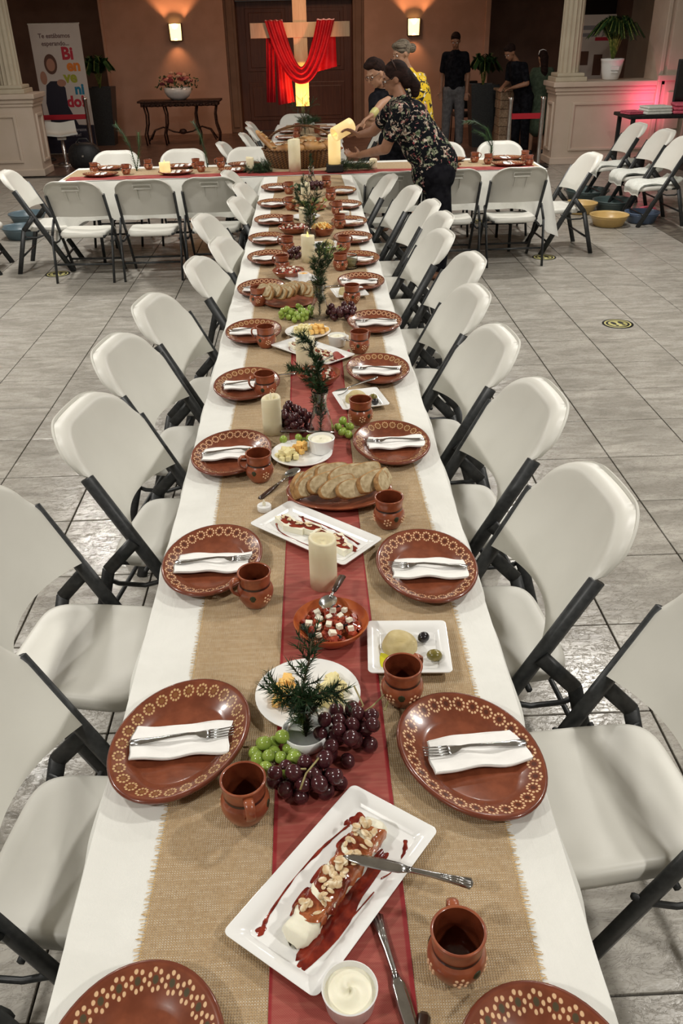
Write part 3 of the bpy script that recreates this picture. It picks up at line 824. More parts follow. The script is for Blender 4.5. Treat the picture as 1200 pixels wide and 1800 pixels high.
for i, (x, y, a) in enumerate(right_row):
    chair(x, y, a, 'white folding chair on the right side of the long table, %s from the camera' % ordn[i], 'chairs right of the long table')
left_row = [(-0.50, 0.56, -5), (-0.51, 1.216, -7), (-0.67, 1.90, -8), (-0.48, 2.546, -9), (-0.50, 3.20, -8), (-0.45, 3.79, -8), (-0.31, 4.51, -6), (-0.23, 5.0, -6), (-0.41, 5.72, -6), (-0.23, 6.33, -5), (-0.24, 6.96, -5), (-0.39, 7.66, -3)]
for i, (x, y, a) in enumerate(left_row):
    chair(x, y, a, 'white folding chair on the left side of the long table, %s from the camera' % ordn[i], 'chairs left of the long table')
for i, (x, y, a) in enumerate([(-1.945, 7.70, 87), (-1.37, 7.70, 90), (-0.82, 7.74, 90)]):
    chair(x, y, a, 'white folding chair seen from behind at the left arm table, %s' % ['farthest left', 'in the middle', 'beside the long table'][i], 'chairs on the near side of the cross table')
for i, (x, y, a) in enumerate([(0.72, 7.78, 92), (1.24, 7.82, 90), (1.805, 7.83, 92)]):
    chair(x, y, a, 'white folding chair seen from behind at the right arm table, %s' % ['left of the leaning woman', 'in the middle', 'by the hanging cloth corner'][i], 'chairs on the near side of the cross table')
for i, (x, y, a) in enumerate([(-1.93, 8.98, 270), (-1.25, 8.98, 270), (-0.58, 9.0, 270)]):
    chair(x, y, a, 'white folding chair facing the camera behind the left arm table, %s' % ['farthest left', 'middle one', 'beside the head section'][i], 'chairs on the far side of the cross table')
for i, (x, y, a) in enumerate([(1.37, 9.0, 270), (1.965, 8.98, 270)]):
    chair(x, y, a, 'white folding chair facing the camera behind the right arm table, %s' % ['partly hidden by the woman', 'behind the palm sprig'][i], 'chairs on the far side of the cross table')
chair(-2.37, 8.06, 3, 'white folding chair side-on at the left end of the crosswise table', 'end chairs')
chair(-3.02, 8.0, 4, 'white folding chair cut off by the left edge of the picture', 'end chairs')
chair(2.33, 8.20, 183, 'white folding chair side-on at the right end of the crosswise table', 'end chairs')
chair(-0.13, 12.56, 270, 'white folding chair at the far head of the table, in front of the cross', 'end chairs')
for i, (x, y, a) in enumerate([(-0.62, 9.75, -4), (-0.44, 10.6, 0), (-0.40, 11.25, 2), (-0.44, 11.9, 0)]):
    chair(x, y, a, 'white folding chair on the left of the head section, %s from the crosswise table' % ordn[i].replace('nearest', 'first'), 'chairs left of the head section')
chair(0.62, 10.9, 178, 'white folding chair on the right of the head section, half hidden behind the leaning woman', 'chairs right of the head section')
towelch = [(3.60, 10.62), (3.66, 9.92), (3.62, 9.26)]
for i, (x, y) in enumerate(towelch):
    chair(x, y, 182, 'white folding chair draped with a white towel among the basins, %s of three' % ['farthest back', 'middle', 'nearest'][i], 'chairs beside the foot basins')
    R = random.Random(i); p = [R.uniform(0, 6) for _ in range(4)]
    T = TR(x, y, 0.408, rz=rad(182 - 90))
    g = G()
    def tw(u, v, p=p):
        a = -0.20 + u * 0.40; s = v * 0.56 - 0.28
        yy = s; z = 0.006
        if s > 0.19: yy = 0.19 + 0.035 * min(1, (s - 0.19) / 0.03); z = 0.006 - (s - 0.19) * 1.25
        if s < -0.17: yy = -0.17 + (s + 0.17) * .5; z = 0.006 + (-0.17 - s) * 0.5
        return (a, yy, z + 0.008 + 0.007 * math.sin(a * 30 + p[0]) + 0.006 * math.sin(s * 26 + p[1]))
    g.grid(tw, 16, 22, T)
    g.grid(lambda u, v, tw=tw: (tw(u, v)[0], tw(u, v)[1], tw(u, v)[2] - 0.012), 16, 22, T)
    tag(g.build('towel', m_towel), 'white towel folded over the seat of the %s of the three side chairs' % ['farthest', 'middle', 'nearest'][i], 'towel', 'towels on the side chairs')
# ------------------------------------------------------------------ plates, napkins, forks, mugs
ZS = 0.7535
def plate_geo(a=PA, b=PB, seg=56):
    prof = [(0.0, 0.0055), (0.60, 0.0055), (0.645, 0.0075), (0.675, 0.0105), (0.80, 0.0185), (0.93, 0.0265), (0.965, 0.0285), (0.99, 0.0275), (1.0, 0.0245), (0.99, 0.0205), (0.93, 0.0175), (0.75, 0.0055), (0.62, 0.0), (0.0, 0.0)]
    g = G(); vs = []; fs = []; n = len(prof)
    for i in range(seg):
        t = 2 * PI * i / seg
        for r, z in prof:
            # slightly egg-shaped oval
            bb = b * r; aa = a * r * (1 + 0.03 * math.sin(t))
            vs.append((aa * math.cos(t), bb * math.sin(t), z))
    for i in range(seg):
        j = (i + 1) % seg
        for k in range(n - 1): fs.append((i * n + k, j * n + k, j * n + k + 1, i * n + k + 1))
    return g.add(vs, fs)
plate_me = []
for s in range(3):
    plate_me.append(plate_geo().mesh('oval_plate', m_plate[s]))
nap_me = []
for s in range(3):
    R = random.Random(40 + s); p = [R.uniform(0, 6) for _ in range(4)]
    g = G()
    L, W = 0.178, 0.078
    def top(u, v, h=0.0):
        sk = 0.006 * (v - .5)
        return ((u - .5) * L + sk + 0.003 * math.sin(v * 7 + p[2]), (v - .5) * W + 0.0025 * math.sin(u * 9 + p[0]), h + 0.0022 * math.sin(u * 7 + p[1]) + 0.0018 * math.sin(u * 13 + v * 4 + p[3]))
    for lay in range(3):
        h0 = 0.001 + lay * 0.0013; sh = 0.0012 * lay
        g.grid(lambda u, v: (top(u, v, h0)[0] + sh, top(u, v, h0)[1] + sh, top(u, v, h0)[2]), 18, 6)
    # folded edge along one long side
    g.grid(lambda u, v: (top(u, 1.0, 0)[0], top(u, 1.0, 0)[1] + 0.0022 * math.sin(v * PI), top(u, 1.0, 0)[2] + 0.001 + 0.0027 * v), 18, 4)
    g.grid(lambda u, v: (top(u, 0.0, 0)[0], top(u, 0.0, 0)[1], top(u, 0, 0)[2] + 0.0037 * v), 18, 1)
    g.grid(lambda u, v: (top(0, u, 0)[0], top(0, u, 0)[1], top(0, u, 0)[2] + 0.0037 * v), 6, 1)
    g.grid(lambda u, v: (top(1, u, 0)[0], top(1, u, 0)[1], top(1, u, 0)[2] + 0.0037 * v), 6, 1)
    nap_me.append(g.mesh('napkin', m_napkin))
def fork_geo(g=None):
    """handle end at x=-0.095, tine tips at +0.095"""
    g = g or G()
    g.loft([(-.095, .0035, .002, .0015), (-.092, .008, .002, .0022), (-.075, .0095, .002, .0024), (-.055, .0072, .003, .0026), (-.025, .0045, .006, .003), (.01, .0035, .0085, .003), (.026, .0038, .0075, .0026), (.034, .0085, .005, .002), (.042, .0112, .0035, .0018), (.052, .0118, .003, .0017)])
    for k in range(4):
        y = (k - 1.5) * 0.0066
        T = TR(0, y, 0)
        g.loft([(.050, .0021, .003, .0016), (.070, .0017, .003, .0015), (.086, .0014, .005, .0013), (.096, .0007, .0075, .0008)], T)
    return g
fork_me = fork_geo().mesh('fork', m_steel)
def knife_geo(L=0.2, m=None):
    g = G(); h = L / 2
    g.loft([(-h, .004, .002, .0018), (-h + .004, .0105, .002, .0028), (-h + .02, .0088, .0022, .0034), (-h + .06, .0055, .003, .004), (-.008, .0048, .0035, .004), (-.002, .0056, .0035, .0036)])
    g.loft([(-.002, .0056, .0035, .0022), (.012, .0095, .0033, .0014), (.04, .0108, .003, .0012), (h - .03, .0100, .0028, .001), (h - .012, .0066, .0028, .0009), (h, .0012, .0028, .0006)], mat=1 if m else 0)
    for k in (-1, 0, 1):
        g.tube([(-h + .003, k * .0055, .0048), (-h + .05, k * .0022, .0068)], 0.0009, 5)
    return g
def spoon_geo(L=0.19, m=None):
    g = G(); h = L / 2
    g.loft([(-h, .003, .002, .0018), (-h + .004, .0085, .002, .0024), (-h + .02, .0092, .0022, .0026), (-h + .06, .0055, .005, .003), (0.02, .0034, .008, .003), (h - .055, .0036, .0065, .0026)])
    # oval bowl, concave
    def bowl(u, v):
        a = u * 2 * PI; r = v
        return (h - .029 + .030 * r * math.cos(a), .0195 * r * math.sin(a) * (1 + 0.15 * math.cos(a)), .0018 + .006 * r * r)
    g.grid(bowl, 22, 6, close_u=True, mat=1 if m else 0)
    g.grid(lambda u, v: tuple(Vector(bowl(u, v)) - Vector((0, 0, .0012))), 22, 6, close_u=True, mat=1 if m else 0)
    return g
spoon_me = spoon_geo().mesh('spoon', m_steel)
knife_me = knife_geo().mesh('knife', m_steel)

def mug_proto(label, loc, rz, group):
    t = thing('clay_mug', label, 'mug', loc, rz, group)
    outer = [(0.0, 0.0), (0.026, 0.0), (0.029, 0.003), (0.034, 0.012), (0.0395, 0.024), (0.0415, 0.034), (0.0405, 0.044), (0.0375, 0.051), (0.0345, 0.0545), (0.0335, 0.0575), (0.0355, 0.061), (0.0352, 0.066), (0.0362, 0.070), (0.0357, 0.075), (0.0368, 0.080), (0.0385, 0.085), (0.0385, 0.0875), (0.0365, 0.0885), (0.0345, 0.087)]
    inner = [(0.0345, 0.087), (0.0335, 0.078), (0.0315, 0.060), (0.033, 0.050), (0.0365, 0.035), (0.034, 0.018), (0.024, 0.008), (0.0, 0.006)]
    G().lathe(outer, 40).build('body', m_clay, t)
    G().lathe(inner, 40).build('inside', m_clayin, t)
    ring = G().lathe([(0.0352, 0.0525), (0.0350, 0.0545), (0.0344, 0.0575), (0.0352, 0.0595)], 40)
    ring.build('glaze_band', m_claydk, t)
    # strap handle on the +X side
    pts = [(0.035, 0, 0.079), (0.049, 0, 0.080), (0.057, 0, 0.073), (0.0585, 0, 0.062), (0.055, 0, 0.050), (0.047, 0, 0.041), (0.038, 0, 0.037)]
    G().tube(pts, [.0058, .0058, .0055, .0052, .0052, .0055, .006], 10, sq=(1.5, 0.62)).build('handle', m_clay, t)
    for a0 in (rad(110), rad(180), rad(250)):
        g = G()
        for (da, dz) in [(0, 0)] + [(0.21 * math.cos(q), 0.0086 * math.sin(q)) for q in [2 * PI * k / 6 + .3 for k in range(6)]]:
            z = 0.030 + dz; r = 0.0400 - abs(z - 0.034) * 0.13
            a = a0 + da
            g.ell((r * math.cos(a), r * math.sin(a), z), (0.0033, 0.0033, 0.0033), 7, 4)
        g.build('painted_flower', m_slip, t)
    g = G()
    for a0 in (rad(60), rad(214)):
        g.ell((0.0405 * math.cos(a0), 0.0405 * math.sin(a0), 0.038), (0.0014, 0.0075, 0.0085), 8, 4, R=Matrix.Rotation(a0, 3, 'Z'))
    g.build('painted_leaves', m_leafp, t)
    return freeze(t)
mug0 = None
def mug(x, y, hd, label, group, z=ZS, s=1.0, grow=0):
    """hd: direction of the handle in degrees from +X"""
    global mug0
    if mug0 is None:
        mug0 = mug_proto(label, (x, y, z), rad(hd), group); return mug0
    o = dup(mug0, (x, y, z), rad(hd), label, group); o.scale = (s, s, s); return o
# near settings: x, y, plate turn, plate style, napkin angle, napkin offset, tine side
L_PL = [(-0.252, 0.560, -6, 1, 2, (0.01, -0.075)), (-0.262, 1.150, -22, 0, 3, (0, -0.005)), (-0.259, 1.752, -10, 2, 0, (0.0, -0.012)), (-0.257, 2.352, -12, 2, 3, (0, 0.0)), (-0.243, 2.925, -8, 0, 5, (0.005, 0)), (-0.250, 3.540, -4, 0, -2, (-0.015, 0.005)), (-0.247, 4.228, -6, 2, -3, (0, 0)), (-0.235, 4.873, 0, 2, 0, (0, 0)), (-0.258, 5.362, 3, 0, 0, (0, 0)), (-0.250, 5.940, 0, 2, 2, (0, 0)), (-0.258, 6.547, 0, 0, 0, (0, 0)), (-0.262, 7.262, 0, 2, -2, (0.03, 0))]
R_PL = [(0.272, 0.505, 8, 1, 0, (0, -0.06)), (0.266, 1.083, 24, 2, 7, (0.014, 0.006)), (0.264, 1.692, 6, 2, -3, (0.006, -0.012)), (0.241, 2.385, 4, 0, 3, (0.014, 0.005)), (0.248, 3.040, 2, 0, -4, (-0.008, -0.01)), (0.278, 3.625, 0, 2, 2, (0.008, 0.0)), (0.258, 4.302, 0, 2, -4, (-0.01, 0)), (0.272, 4.79, 0, 0, 0, (-0.01, 0)), (0.268, 5.326, 0, 2, 0, (0, 0)), (0.268, 5.815, 0, 0, 3, (0, 0)), (0.268, 6.421, 0, 2, 0, (0, 0)), (0.262, 7.032, 0, 0, 2, (0, 0))]
pstyle = {0: ' with gold ringed florets', 1: ' with green centred florets', 2: ' with cream beaded florets'}
def setting(x, y, rz, st, na, off, tips, where, grp, z=ZS, k=0, fork=True):
    tag(put('clay_plate', plate_me[st], None, (x, y, z), rad(rz)), 'oval brown clay plate%s, %s' % (pstyle[st] if 'long' in grp else '', where), 'plate', 'oval clay plates ' + grp)
    nx, ny = x + off[0], y + off[1]
    tag(put('napkin', nap_me[k % 3], None, (nx, ny, z + 0.0165), rad(na)), 'folded white napkin under a fork, %s' % where, 'napkin', 'napkins ' + grp)
    if fork:
        tag(put('fork', fork_me, None, (nx + 0.004 * (1 if tips > 0 else -1), ny + 0.002, z + 0.0222), rad(na + (2 if tips > 0 else 178))), 'steel fork lying on a napkin, %s' % where, 'fork', 'forks ' + grp)
for i, (x, y, rz, st, na, off) in enumerate(L_PL):
    setting(x, y, rz, st, na, off, 1, '%s place from the camera, left side' % ordn[i], 'down the left of the long table', k=i)
for i, (x, y, rz, st, na, off) in enumerate(R_PL):
    setting(x, y, rz, st, na, off, -1, '%s place from the camera, right side' % ordn[i], 'down the right of the long table', k=i + 1)
L_MUG = [(-0.131, 0.985, -75), (-0.144, 1.592, 205), (-0.163, 2.206, 190), (-0.172, 2.850, 200), (-0.190, 3.392, 175), (-0.250, 4.00, 20), (-0.15, 4.62, 150), (-0.13, 5.08, 160), (-0.135, 5.70, 170), (-0.13, 6.38, 160), (-0.15, 7.05, 150)]
R_MUG = [(0.180, 0.700, 90), (0.160, 1.250, 48), (0.192, 1.918, 80), (0.156, 2.585, 95), (0.192, 3.290, 45), (0.196, 3.99, 60), (0.165, 4.62, 70), (0.200, 5.06, 30), (0.2, 5.70, 60), (0.20, 6.15, 80), (0.17, 6.72, 70), (0.15, 7.30, 60)]
for i, (x, y, a) in enumerate(L_MUG):
    mug(x, y, a, 'terracotta mug with painted dots, %s from the camera on the left of the long table' % ordn[i], 'clay mugs on the left')
for i, (x, y, a) in enumerate(R_MUG):
    mug(x, y, a, 'terracotta mug with painted dots, %s from the camera on the right of the long table' % ordn[i], 'clay mugs on the right')
# the arms of the cross and the head section
for i, (x, y, rz, na) in enumerate([(-1.88, 8.24, 90, 90), (-1.2, 8.24, 90, 90), (-0.66, 8.3, 90, 90), (-1.9, 8.62, 90, 90), (-1.22, 8.62, 90, 90), (-0.60, 8.64, 90, 90)]):
    setting(x, y, rz, i % 3, na, (0, 0), 1, 'left arm table, %s edge, %s' % (['near', 'far'][i // 3], ['outermost', 'middle one', 'innermost'][i % 3]), 'on the left arm table', k=i)
for i, (x, y, rz, na) in enumerate([(1.25, 8.24, 90, 90), (1.85, 8.24, 90, 90), (1.35, 8.62, 90, 90), (1.9, 8.62, 90, 90)]):
    setting(x, y, rz, i % 3, na, (0, 0), 1, 'right arm table, %s edge, %s one' % (['near', 'far'][i // 2], ['inner', 'outer'][i % 2]), 'on the right arm table', k=i)
for i, (x, y) in enumerate([(-0.25, 9.45), (-0.26, 10.1), (-0.25, 10.75), (-0.24, 11.4), (0.26, 9.6), (0.25, 10.3), (0.25, 11.0), (0.24, 11.7)]):
    setting(x, y, 0, i % 3, 0, (0, 0), 1 if i < 4 else -1, '%s side of the head section, %s past the basket' % ('left' if i < 4 else 'right', ordn[i % 4].replace('nearest', 'first')), 'on the head section', k=i)
for i, (x, y) in enumerate([(-1.98, 8.45), (-1.66, 8.30), (-1.50, 8.58), (-1.05, 8.56), (-0.98, 8.34), (-0.82, 8.58)]):
    mug(x, y, 40 * i, 'clay mug on the left arm table, %s from the left end' % ordn[i].replace('nearest', 'first'), 'clay mugs on the left arm table')
for i, (x, y) in enumerate([(1.58, 8.5), (1.68, 8.36), (2.06, 8.52), (2.03, 8.22)]):
    mug(x, y, 50 * i, 'clay mug on the right arm table, %s from the inner end' % ordn[i].replace('nearest', 'first'), 'clay mugs on the right arm table')
for i, (x, y) in enumerate([(-0.13, 9.7), (-0.12, 10.35), (-0.12, 11.05), (-0.11, 11.6), (0.12, 10.0), (0.13, 11.3)]):
    mug(x, y, 50 * i, 'clay mug %s from the bread basket on the head section' % ordn[i].replace('nearest', 'first'), 'clay mugs on the head section')

# ------------------------------------------------------------------ loose cutlery
def loose(name, me, x, y, z, ang, label, ry=0.0, cat=None):
    o = put(name, me, None, (x, y, z)); o.rotation_euler = (0, -ry, rad(ang)); o.rotation_mode = 'XYZ'
    return tag(o, label, cat or name)
loose('knife', knife_me, 0.124, 0.828, 0.7985, 163, 'steel table knife lying across the nearest dessert platter')
knife2 = knife_geo(0.2).mesh('knife', m_steel)
loose('knife', knife2, 0.094, 0.690, 0.7555, -78, 'steel knife on the red runner, partly under the nearest dessert platter')
def tipped(L, x, y, z, ang, label, ry=0.0, kind='spoon'):
    t = thing(kind, label, kind, (x, y, z), rad(ang)); t.rotation_euler = (0, -ry, rad(ang))
    h = L / 2
    G().loft([(-h, .005, .002, .002), (-h + .006, .0095, .002, .0045), (-h + .05, .0082, .003, .005), (-h + .085, .0058, .004, .0045)]).build('handle', m_choc, t)
    g = G()
    if kind == 'spoon':
        g.loft([(-h + .08, .004, .0045, .003), (h - .05, .0034, .006, .0026)])
        g.grid(lambda u, v: (h - .028 + .030 * v * math.cos(u * 2 * PI), .0195 * v * math.sin(u * 2 * PI), .0018 + .006 * v * v), 20, 5, close_u=True)
    else:
        g.loft([(-h + .08, .005, .0045, .003), (-h + .1, .009, .004, .0016), (h - .03, .0095, .004, .0012), (h, .0015, .004, .0008)])
    g.build('bowl' if kind == 'spoon' else 'blade', m_steel, t)
    return t
tipped(0.17, 0.108, 0.560, 0.7545, -104, 'dark brown handled spoon at the bottom edge, beside the steel knife', 0.05)
tipped(0.19, -0.105, 2.165, 0.7555, 55, 'dark metal spoon between the bread slices and the white plate of cheese', 0.05)
tipped(0.18, -0.020, 2.440, 0.792, -10, 'spreading knife with brown handle resting on the white dip pot', 0.02, 'knife')
loose('knife', knife_me, 0.150, 3.33, 0.786, 142, 'steel knife leaning on the cheese plate beside the tea light')
loose('spoon', spoon_me, 0.155, 2.86, 0.775, 210, 'steel spoon on the square hummus plate in the middle of the table', -0.15)
loose('knife', knife_me, 0.14, 4.28, 0.7556, 10, 'steel knife by the clay plate, beside the tall fern vase')
loose('fork', fork_me, -0.145, 3.02, 0.758, 205, 'steel serving fork beside the fern fronds on the left of the table')

# ------------------------------------------------------------------ white plates, bowls, candles
def rect_dish(name, x, y, rz, L, W, label, z=ZS):
    g = G()
    def ring(l, w, r, zz, n=6):
        pts = []
        for (sx, sy, a0) in ((1, 1, 0), (-1, 1, 90), (-1, -1, 180), (1, -1, 270)):
            for k in range(n + 1):
                a = rad(a0 + 90 * k / n)
                pts.append((sx * (l / 2 - r) + r * math.cos(a), sy * (w / 2 - r) + r * math.sin(a), zz))
        return pts
    rows = [ring(L - .058, W - .058, .008, .006), ring(L - .05, W - .05, .010, .0075), ring(L - .045, W - .045, .010, .0115), ring(L - .006, W - .006, .010, .0205), ring(L, W, .011, .0195), ring(L - .002, W - .002, .011, .0165), ring(L - .05, W - .05, .012, .003), ring(L - .065, W - .065, .012, 0.0)]
    n = len(rows[0]); vs = [p for r in rows for p in r]; fs = []
    for i in range(len(rows) - 1):
        for k in range(n): fs.append((i * n + k, i * n + (k + 1) % n, (i + 1) * n + (k + 1) % n, (i + 1) * n + k))
    fs.append(list(range(n))); fs.append([(len(rows) - 1) * n + k for k in range(n)][::-1])
    g.add(vs, fs)
    o = g.build(name, m_china, None, (x, y, z), rad(rz), sharp=rad(40))
    return tag(o, label, 'plate')
def round_plate(x, y, r, label, z=ZS, m=None):
    g = G().lathe([(0, .005), (r * .66, .005), (r * .72, .008), (r * .95, .017), (r, .0175), (r * .99, .0145), (r * .74, .003), (r * .62, 0), (0, 0)], 48)
    return tag(g.build('round_plate', m or m_china, None, (x, y, z), sharp=rad(60)), label, 'plate')
def ramekin(x, y, r, h, label, fill, flabel, z=ZS, wob=1):
    g = G().lathe([(0, 0), (r * .82, 0), (r * .88, .003), (r, h - .002), (r * 1.02, h), (r * .97, h + .001), (r * .94, h - .003), (r * .82, .006), (0, .006)], 40)
    tag(g.build('ramekin', m_china, None, (x, y, z), sharp=rad(60)), label, 'bowl')
    R = random.Random(int(x * 1000 + y * 77)); p = R.uniform(0, 6)
    def cr(u, v):
        a = u * 2 * PI
        return (r * .925 * v * math.cos(a), r * .925 * v * math.sin(a), h - .008 + wob * (.004 * math.sin(a * 2 + v * 9 + p) * (1 - v) + .005 * (1 - v * v)))
    stuff(tag(G().grid(cr, 36, 12, close_u=True).build('cream_dip', fill, None, (x, y, z)), flabel, 'dip'))
def pillar(x, y, r, h, label, lit=False, z=ZS, rot=None, wick=True, group=None, flame=False):
    t = thing('pillar_candle', label, 'candle', (x, y, z), 0, group)
    if rot: t.rotation_euler = rot
    R = random.Random(int(x * 999 + y * 31)); q = R.uniform(0, 6)
    def f(u, v):
        a = u * 2 * PI
        rows = [(0, 0), (r, 0), (r, h * .33), (r, h * .66), (r, h - .004), (r * .93, h), (r * .80, h - .001), (r * .62, h - .008), (r * .55, h - .018), (0, h - .020)]
        rr, zz = rows[int(round(v * 9))]
        dz = 0.0035 * math.sin(a * 1.5 + q) if int(round(v * 9)) in (4, 5, 6) else 0
        return (rr * math.cos(a), rr * math.sin(a), zz + dz)
    G().grid(f, 36, 9, close_u=True).build('wax', m_waxlit if lit else m_wax, t)
    if wick: 
        G().lathe([(0, h - .02), (.004, h - .018), (.0055, h - .006), (.0035, h + .008), (0, h + .02)], 10).build('flame_tip', m_flame if (lit or flame) else m_flameoff, t)
    return t
def tealight(x, y, label, z=ZS):
    t = thing('tea_light', label, 'candle', (x, y, z))
    G().lathe([(0, 0), (.0185, 0), (.0195, .002), (.0195, .015), (.0180, .0165), (.014, .0150), (0, .0145)], 28).build('cup', m_china, t)
    G().lathe([(0, .0145), (.0045, .0155), (.005, .021), (.0028, .029), (0, .036)], 12).build('flame_tip', m_flameoff, t)

D1 = rect_dish('serving_platter', 0.017, 0.8405, 52.5, 0.335, 0.170, 'white rectangular platter nearest the camera, with an almond topped cheese log')
D2 = rect_dish('serving_platter', -0.005, 1.872, -42, 0.325, 0.158, 'white rectangular platter of sauced cheese behind the unlit ivory candle')
D3 = rect_dish('serving_platter', 0.0, 3.285, -48, 0.34, 0.16, 'white rectangular platter of cheese and red sauce behind the fern sprig')
rect_dish('square_plate', 0.187, 1.392, -3, 0.172, 0.172, 'white square plate with hummus and two olives beside the clay mug')
rect_dish('square_plate', 0.165, 2.758, 12, 0.168, 0.168, 'white square plate with hummus and olives, second of its kind from the camera')
rect_dish('square_plate', 0.190, 4.12, 10, 0.165, 0.165, 'white square plate behind the dark grapes, by the sixth right mug')
rect_dish('square_plate', -0.035, 4.40, 30, 0.150, 0.150, 'white square plate with a cream pot, in front of the salad dish')
rect_dish('square_plate', 0.085, 5.16, 4, 0.17, 0.17, 'white square plate with olives, beside the ivory candle in the distance')
round_plate(-0.0255, 1.262, 0.104, 'round white plate of cheese cubes behind the small glass vase')
round_plate(-0.040, 2.345, 0.095, 'round white plate holding cheese cubes and a dip pot')
round_plate(-0.017, 3.535, 0.098, 'round white plate heaped with orange and white cheese')
round_plate(-0.02, 6.05, 0.10, 'far round white plate in front of the small bread heap')
ramekin(0.029, 0.658, 0.0375, 0.038, 'white ramekin of cream at the bottom edge, beside the nearest platter', m_cream_f, 'white cream swirled in the ramekin at the bottom edge')
ramekin(0.022, 2.372, 0.041, 0.045, 'white ramekin of cream dip on the round plate behind the bread', m_cream_f, 'white cream dip in the ramekin behind the bread', z=ZS + .006)
ramekin(0.245, 6.02, 0.035, 0.045, 'small white ramekin far down the right side of the table', m_cream_f, 'cream in the far ramekin on the right')
ramekin(-0.035, 4.40, 0.03, 0.04, 'small white pot with orange cubes on the tilted square plate', m_ckora, 'orange cheese bits in the small pot', z=ZS + .006)
ramekin(0.105, 3.38, 0.038, 0.045, 'white pot half hidden behind the pale candle and platter', m_cream_f, 'cream in the pot behind the pale tall candle')
pillar(0.0135, 1.655, 0.0325, 0.132, 'thick unlit ivory candle standing in front of the nearest salad bowl', wick=False)
pillar(-0.136, 2.535, 0.0315, 0.124, 'ivory candle left of the dark grapes, second from the camera')
pillar(-0.025, 3.105, 0.037, 0.128, 'pale ivory candle hidden behind the fern sprig', wick=False)
pillar(-0.008, 4.83, 0.038, 0.145, 'tall ivory candle in the middle distance beside dark grapes', flame=True)
pillar(-0.03, 5.72, 0.033, 0.13, 'ivory candle behind the dark sprig at the salad bowl in the distance', wick=False)
pillar(-0.02, 6.72, 0.035, 0.13, 'ivory candle at the far end of the long table, behind greenery')
pillar(-0.115, 8.22, 0.055, 0.27, 'tall ivory candle standing in front of the wicker bread basket')
pillar(0.045, 9.05, 0.05, 0.17, 'glowing ivory candle directly behind the bread basket', lit=True)
pillar(-0.52, 8.22, 0.035, 0.13, 'small ivory candle at the inner end of the left arm table', wick=False)
pillar(-1.30, 8.28, 0.05, 0.10, 'softly glowing short candle on the left arm table', lit=True)
pillar(0.60, 8.22, 0.035, 0.09, 'short ivory candle under the leaning woman\'s elbow', wick=False)
tealight(-0.143, 2.023, 'white tea light beside the sauced cheese platter, nearest the camera')
tealight(0.137, 3.455, 'white tea light beside the dark grapes on the right')

# ------------------------------------------------------------------ food
# almond topped cheese log: local x runs along the platter
t = thing('cheese_log', 'log of white cheese glazed red and covered with sliced almonds on the nearest platter', 'dessert', (0.019, 0.838, ZS + .0065), rad(55.5))
R = random.Random(3)
def log(L, W, Hh, x0, off=0.0):
    def f(u, v):
        a = u * 2 * PI; c, s = math.cos(a), math.sin(a)
        yy = math.copysign(abs(c) ** .55, c) * W / 2; zz = (math.copysign(abs(s) ** .55, s) * .5 + .5) * Hh
        e = min(1, min(v, 1 - v) / .05); k = math.sqrt(max(0, 1 - (1 - e) ** 2)) if e < 1 else 1
        n = .0016 * math.sin(v * 37 + u * 11) + .001 * math.sin(v * 71 + u * 23)
        return (x0 + L * v, yy * (.25 + .75 * k) + n + off * math.sin(v * 3), zz * (.3 + .7 * k) + n + .0015)
    return f
G().grid(log(.245, .044, .030, -.1225), 24, 40, close_u=True).build('cheese', m_cream_f, t)
def glz(u, v):
    a = -0.12 + u * (PI + .24); c, s = math.cos(a), math.sin(a)
    W, Hh = .0475, .0315
    rag = .006 * math.sin(v * 19) + .005 * math.sin(v * 47 + 1)
    yy = math.copysign(abs(c) ** .55, c) * W / 2; zz = (math.copysign(abs(s) ** .55, s) * .5 + .5) * Hh
    if s < 0.5: zz = max(.002, zz + rag)
    x = -.088 + .192 * v + .006 * math.sin(u * 9) * (1 if v > .9 or v < .1 else 0)
    n = .0012 * math.sin(v * 57 + u * 13)
    return (x, yy * 1.03, zz + n + .001)
G().grid(glz, 22, 44).build('red_glaze', m_glaze, t)
al = G().lathe([(0, 0), (.0062, 0), (.0075, .0008), (.0062, .0018), (0, .0018)], 9, sx=1.15, sy=.8).mesh('almond_slice', m_almond)
for k in range(58):
    o = put('almond_slice', al, t, (R.uniform(-.082, .108), R.uniform(-.017, .017), .0335 + R.uniform(0, .006)))
    o.rotation_euler = (R.uniform(-.6, .6), R.uniform(-.6, .6), R.uniform(0, 6)); s = R.uniform(.6, 1.15); o.scale = (s, s, s)
